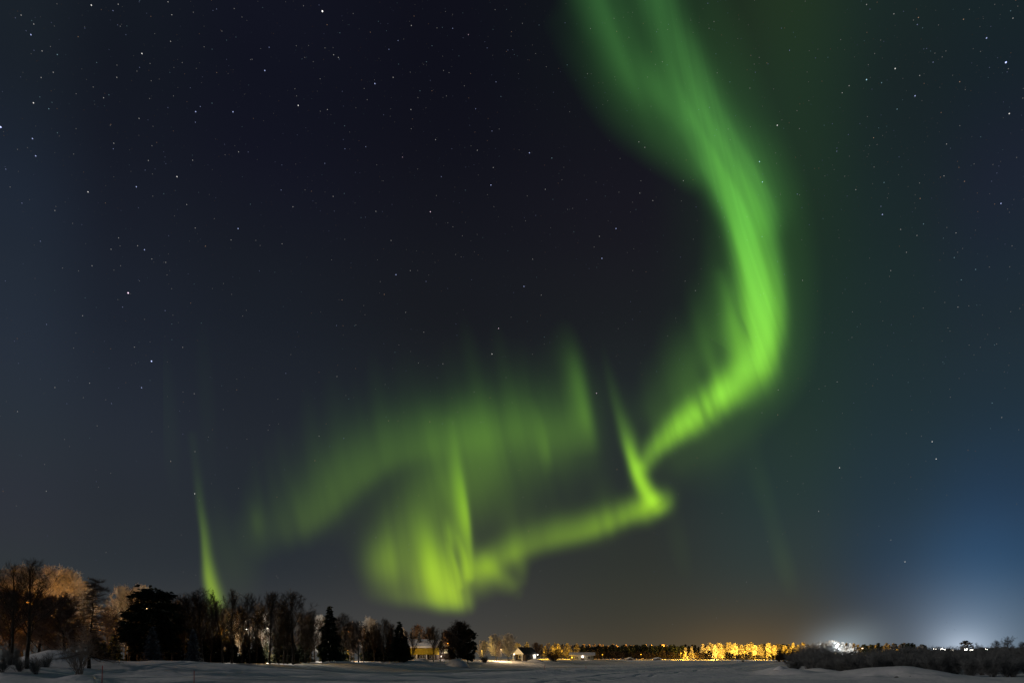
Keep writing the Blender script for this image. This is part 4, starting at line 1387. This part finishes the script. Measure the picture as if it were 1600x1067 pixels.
# dark house with one lit window
D = 140
g = at(697, D, .2)
h = empty('dark_house', g, R(4))
Zt = EYE + (HZ - 1012.5) / F * D - g.z
MB().box(-1.7, 1.9, 0, 6, 0, Zt).build('wall', M['darkwood'], h)
b = MB().prism([(-2.1, Zt), (-2.1, Zt + .12), (.1, Zt + .75), (2.3, Zt + .12), (2.3, Zt), (.1, Zt + .6)], -.5, 6.5)
b.build('roof', M['roofsnow'], h)
window(h, -.45, .40, Zt - 1.15, Zt - .25, -.002, LIT)
window(h, -1.45, -.85, Zt - 1.1, Zt - .3, -.002, M['glass'])
house_lamp(h, (-1.25, -.2, Zt - 1.95), 'pink', 60, .17)
tag(h, 'small dark house with one glowing window between the yellow house and the snow heap', 'house')

# gabled white-trimmed house
D = 158
g = at(808, D, .2)
h = empty('gabled_house', g, R(-38))
Zw = EYE + (HZ - 1020.5) / F * D - g.z
Zp = EYE + (HZ - 1010.3) / F * D - g.z
MB().box(-1.75, 1.75, 1.5, 6.6, 0, Zw).build('wall', M['darkwood'], h)
b = MB()
b.prism([(-1.75, Zw), (1.75, Zw), (0, Zp - .18)], .2, .35)
b.build('gable', M['white'], h)
b = MB().prism([(-2.15, Zw - .28), (-2.15, Zw - .08), (0, Zp), (2.15, Zw - .08), (2.15, Zw - .28), (0, Zp - .18)], .0, 7.0)
b.build('roof', M['roofdark'], h)
for s in (-1, 1):
    MB().prism([(s * 2.2, Zw - .34), (s * 2.2, Zw - .04), (0, Zp + .04), (0, Zp - .26)], -.08, -.01).build('bargeboard', M['white'], h)
    MB().box(s * 1.55 - .12, s * 1.55 + .12, .2, .44, 0, Zw - .02).build('post', M['white'], h)
MB().box(-1.72, 1.72, .18, .40, Zw - .24, Zw - .01).build('beam', M['white'], h)
window(h, -.6, .6, .9, Zw - .5, 1.49, M['glass'])
MB().box(-.25, .25, 3.6, 4.1, Zp - .4, Zp + .35).build('chimney', M['darkwood'], h)
house_lamp(h, (.2, -1.6, Zw - .2), 'white', 22)
house_lamp(h, (2.5, 6.3, Zw - .3), 'white', 110)
MB().box(1.752, 1.80, 5.0, 6.5, .05, Zw - .3).build('lit_wall_panel', M['white'], h)  # white panel painted in for the lit far end of the side wall
window_side = MB().box(1.752, 1.79, 2.4, 3.6, .8, Zw - .5).build('side_window', M['glass'], h)
tag(h, 'dark roofed house with white gable boards, porch posts and a white panel painted in for its lit wall end', 'house')

# low cottage
D = 205
g = at(910, D, .2)
h = empty('low_cottage', g, R(-8))
Zw = EYE + (HZ - 1023.5) / F * D - g.z
MB().box(-4.2, 4.0, 0, 6, 0, Zw).build('wall', surface_mat('grey_boards', (.16, .17, .14), (.26, .27, .22), 2.5), h)
b = MB().prism([(-.8, 0), (-.8, .18), (3, 1.15), (6.8, .18), (6.8, 0), (3, .95)], -4.8, 4.6)
rb = MB(); rb.v = [(y_, x_, z_ + Zw) for (x_, y_, z_) in b.v]; rb.f = [tuple(reversed(f_)) for f_ in b.f]
rb.build('roof', M['roofsnow'], h)
window(h, -2.6, -1.6, .7, Zw - .4, -.002, M['glass'])
window(h, 1.8, 2.8, .7, Zw - .4, -.002, M['glass'])
MB().box(-.4, .5, -.06, -.002, 0, Zw - .3).build('door', M['darkwood'], h)
house_lamp(h, (.1, -.35, Zw - .45), 'pink', 50, .34)
house_lamp(h, (-3.7, -1.2, Zw - .7), 'yellow', 60, .2)
tag(h, 'long low cottage with snowy roof and a pinkish porch lamp at the forest edge', 'house')

# two small sheds by the river
for (px, D, w_, lb) in ((1028, 236, 1.25, 'tiny shed with a snowy pitched roof under the dark far forest'), (985, 240, 1.0, 'small snow covered hut roof poking from drifts under the dark far forest')):
    g = at(px, D, .2)
    h = empty('shed', g, R(10))
    MB().box(-w_, w_, 0, 2, 0, .7).build('wall', M['darkwood'], h)
    MB().prism([(-w_ - .3, .66), (-w_ - .3, .78), (0, 1.4), (w_ + .3, .78), (w_ + .3, .66), (0, 1.26)], -.3, 2.3).build('roof', M['roofsnow'], h)
    MB().box(-.4, .4, -.05, -.002, 0, .6).build('door', M['darkwood'], h)
    tag(h, lb, 'shed')


# ------------------------------------------------------------------ snow heaps, boulder-like lumps, stakes
def heap(name, px, D, rx, ry, hgt, label, seed, flat=1.6, mat=None, cat='snow heap'):
    g = at(px, D, .12)
    th = np.linspace(0, 2 * np.pi, 49)[:-1]
    rr_ = np.linspace(0, 1, 15)[1:]
    A_, R_ = np.meshgrid(th, rr_)
    X = R_ * np.cos(A_) * rx
    Y = R_ * np.sin(A_) * ry
    Zz = hgt * (1 - R_ ** flat) ** .85
    nz = 1 + .22 * fbm(X * .5 + seed * 3.1, Y * .5 + seed, 3)
    Zz = Zz * nz
    V_ = np.vstack([np.stack([X.ravel(), Y.ravel(), Zz.ravel()], 1), [[0, 0, hgt * .99]]])
    n_, m_ = 48, 14
    q = np.array([[i * n_ + j, (i + 1) * n_ + j, (i + 1) * n_ + (j + 1) % n_, i * n_ + (j + 1) % n_] for i in range(m_ - 1) for j in range(n_)])
    tr_ = np.array([[len(V_) - 1, j, (j + 1) % n_] for j in range(n_)])
    return tag(obj(name, mesh_from(name, V_, [q, tr_], smooth=True, mats=[mat or snow]), None, g), label, cat)


heap('snow_heap', 714, 108, 2.45, 2.2, 1.5, 'dome shaped snow heap in front of the massive round tree', 1, 2.2)
heap('snow_heap', 87, 66, 2.9, 2.0, 1.05, 'wide shadowy snow mound under the brown bushy trees', 2, 2.0)
heap('snow_heap', 656, 120, 2.2, 1.6, .8, 'low ploughed snow heap before the yellow house', 3)
heap('snow_heap', 836, 150, 2.6, 2.0, .9, 'snow heap past the white lit wall panel of the gabled house', 4)
heap('snow_heap', 693, 112, .55, .45, .5, 'small snow lump on the bank near the domed heap', 5)

M['stake'] = surface_mat('red_stake_paint', (.30, .03, .025), (.42, .05, .04), 5, .6)
M['reflect'] = surface_mat('stake_band', (.5, .5, .48), (.6, .6, .58), 5, .5)
for (px, D, py, lb, lean) in ((159, 45.5, 1039, 'red marker stake in the snow near the frosted bush', .10), (303, 46.5, 1047, 'short red marker stake in the snow before the domed dark tree', .04),
                              (851, 92, 1038.5, 'thin dark stake on the ice before the gabled house', .0), (915.5, 96, 1038.5, 'thin dark stake on the ice before the low cottage', .0)):
    g = at(px, D, .25)
    hh = max(height_to(px, D, py), .5) + .25
    st = empty('marker_stake', g)
    MB().tube((0, 0, 0), (lean * .6, 0, hh), .032, .026, 8).build('pole', M['stake'], st)
    MB().tube((lean * .6 * .9, 0, hh * .90), (lean * .6 * .95, 0, hh * .95), .034, .034, 8).build('band', M['stake'], st)
    tag(st, lb, 'marker stake')

# dark lumps standing for tufts together with their shadows on the near hummocks
M['tussock'] = surface_mat('dark_tussock', (.03, .03, .03), (.09, .09, .085), 4, .9, .4)
heap('tussock', 1401, 55, .34, .3, .2, 'dark tussock with its shadow in the colour, showing through the snow hummock before the willows', 9, 1.6, M['tussock'], 'tussock')
heap('tussock', 1422, 54.5, .2, .2, .12, 'small dark tussock at the end of the snow hummock before the willows', 10, 1.6, M['tussock'], 'tussock')
heap('snow_hump', 1219, 75, .9, .72, .5, 'rounded snow hump beside the dark hollow on the ice', 9)
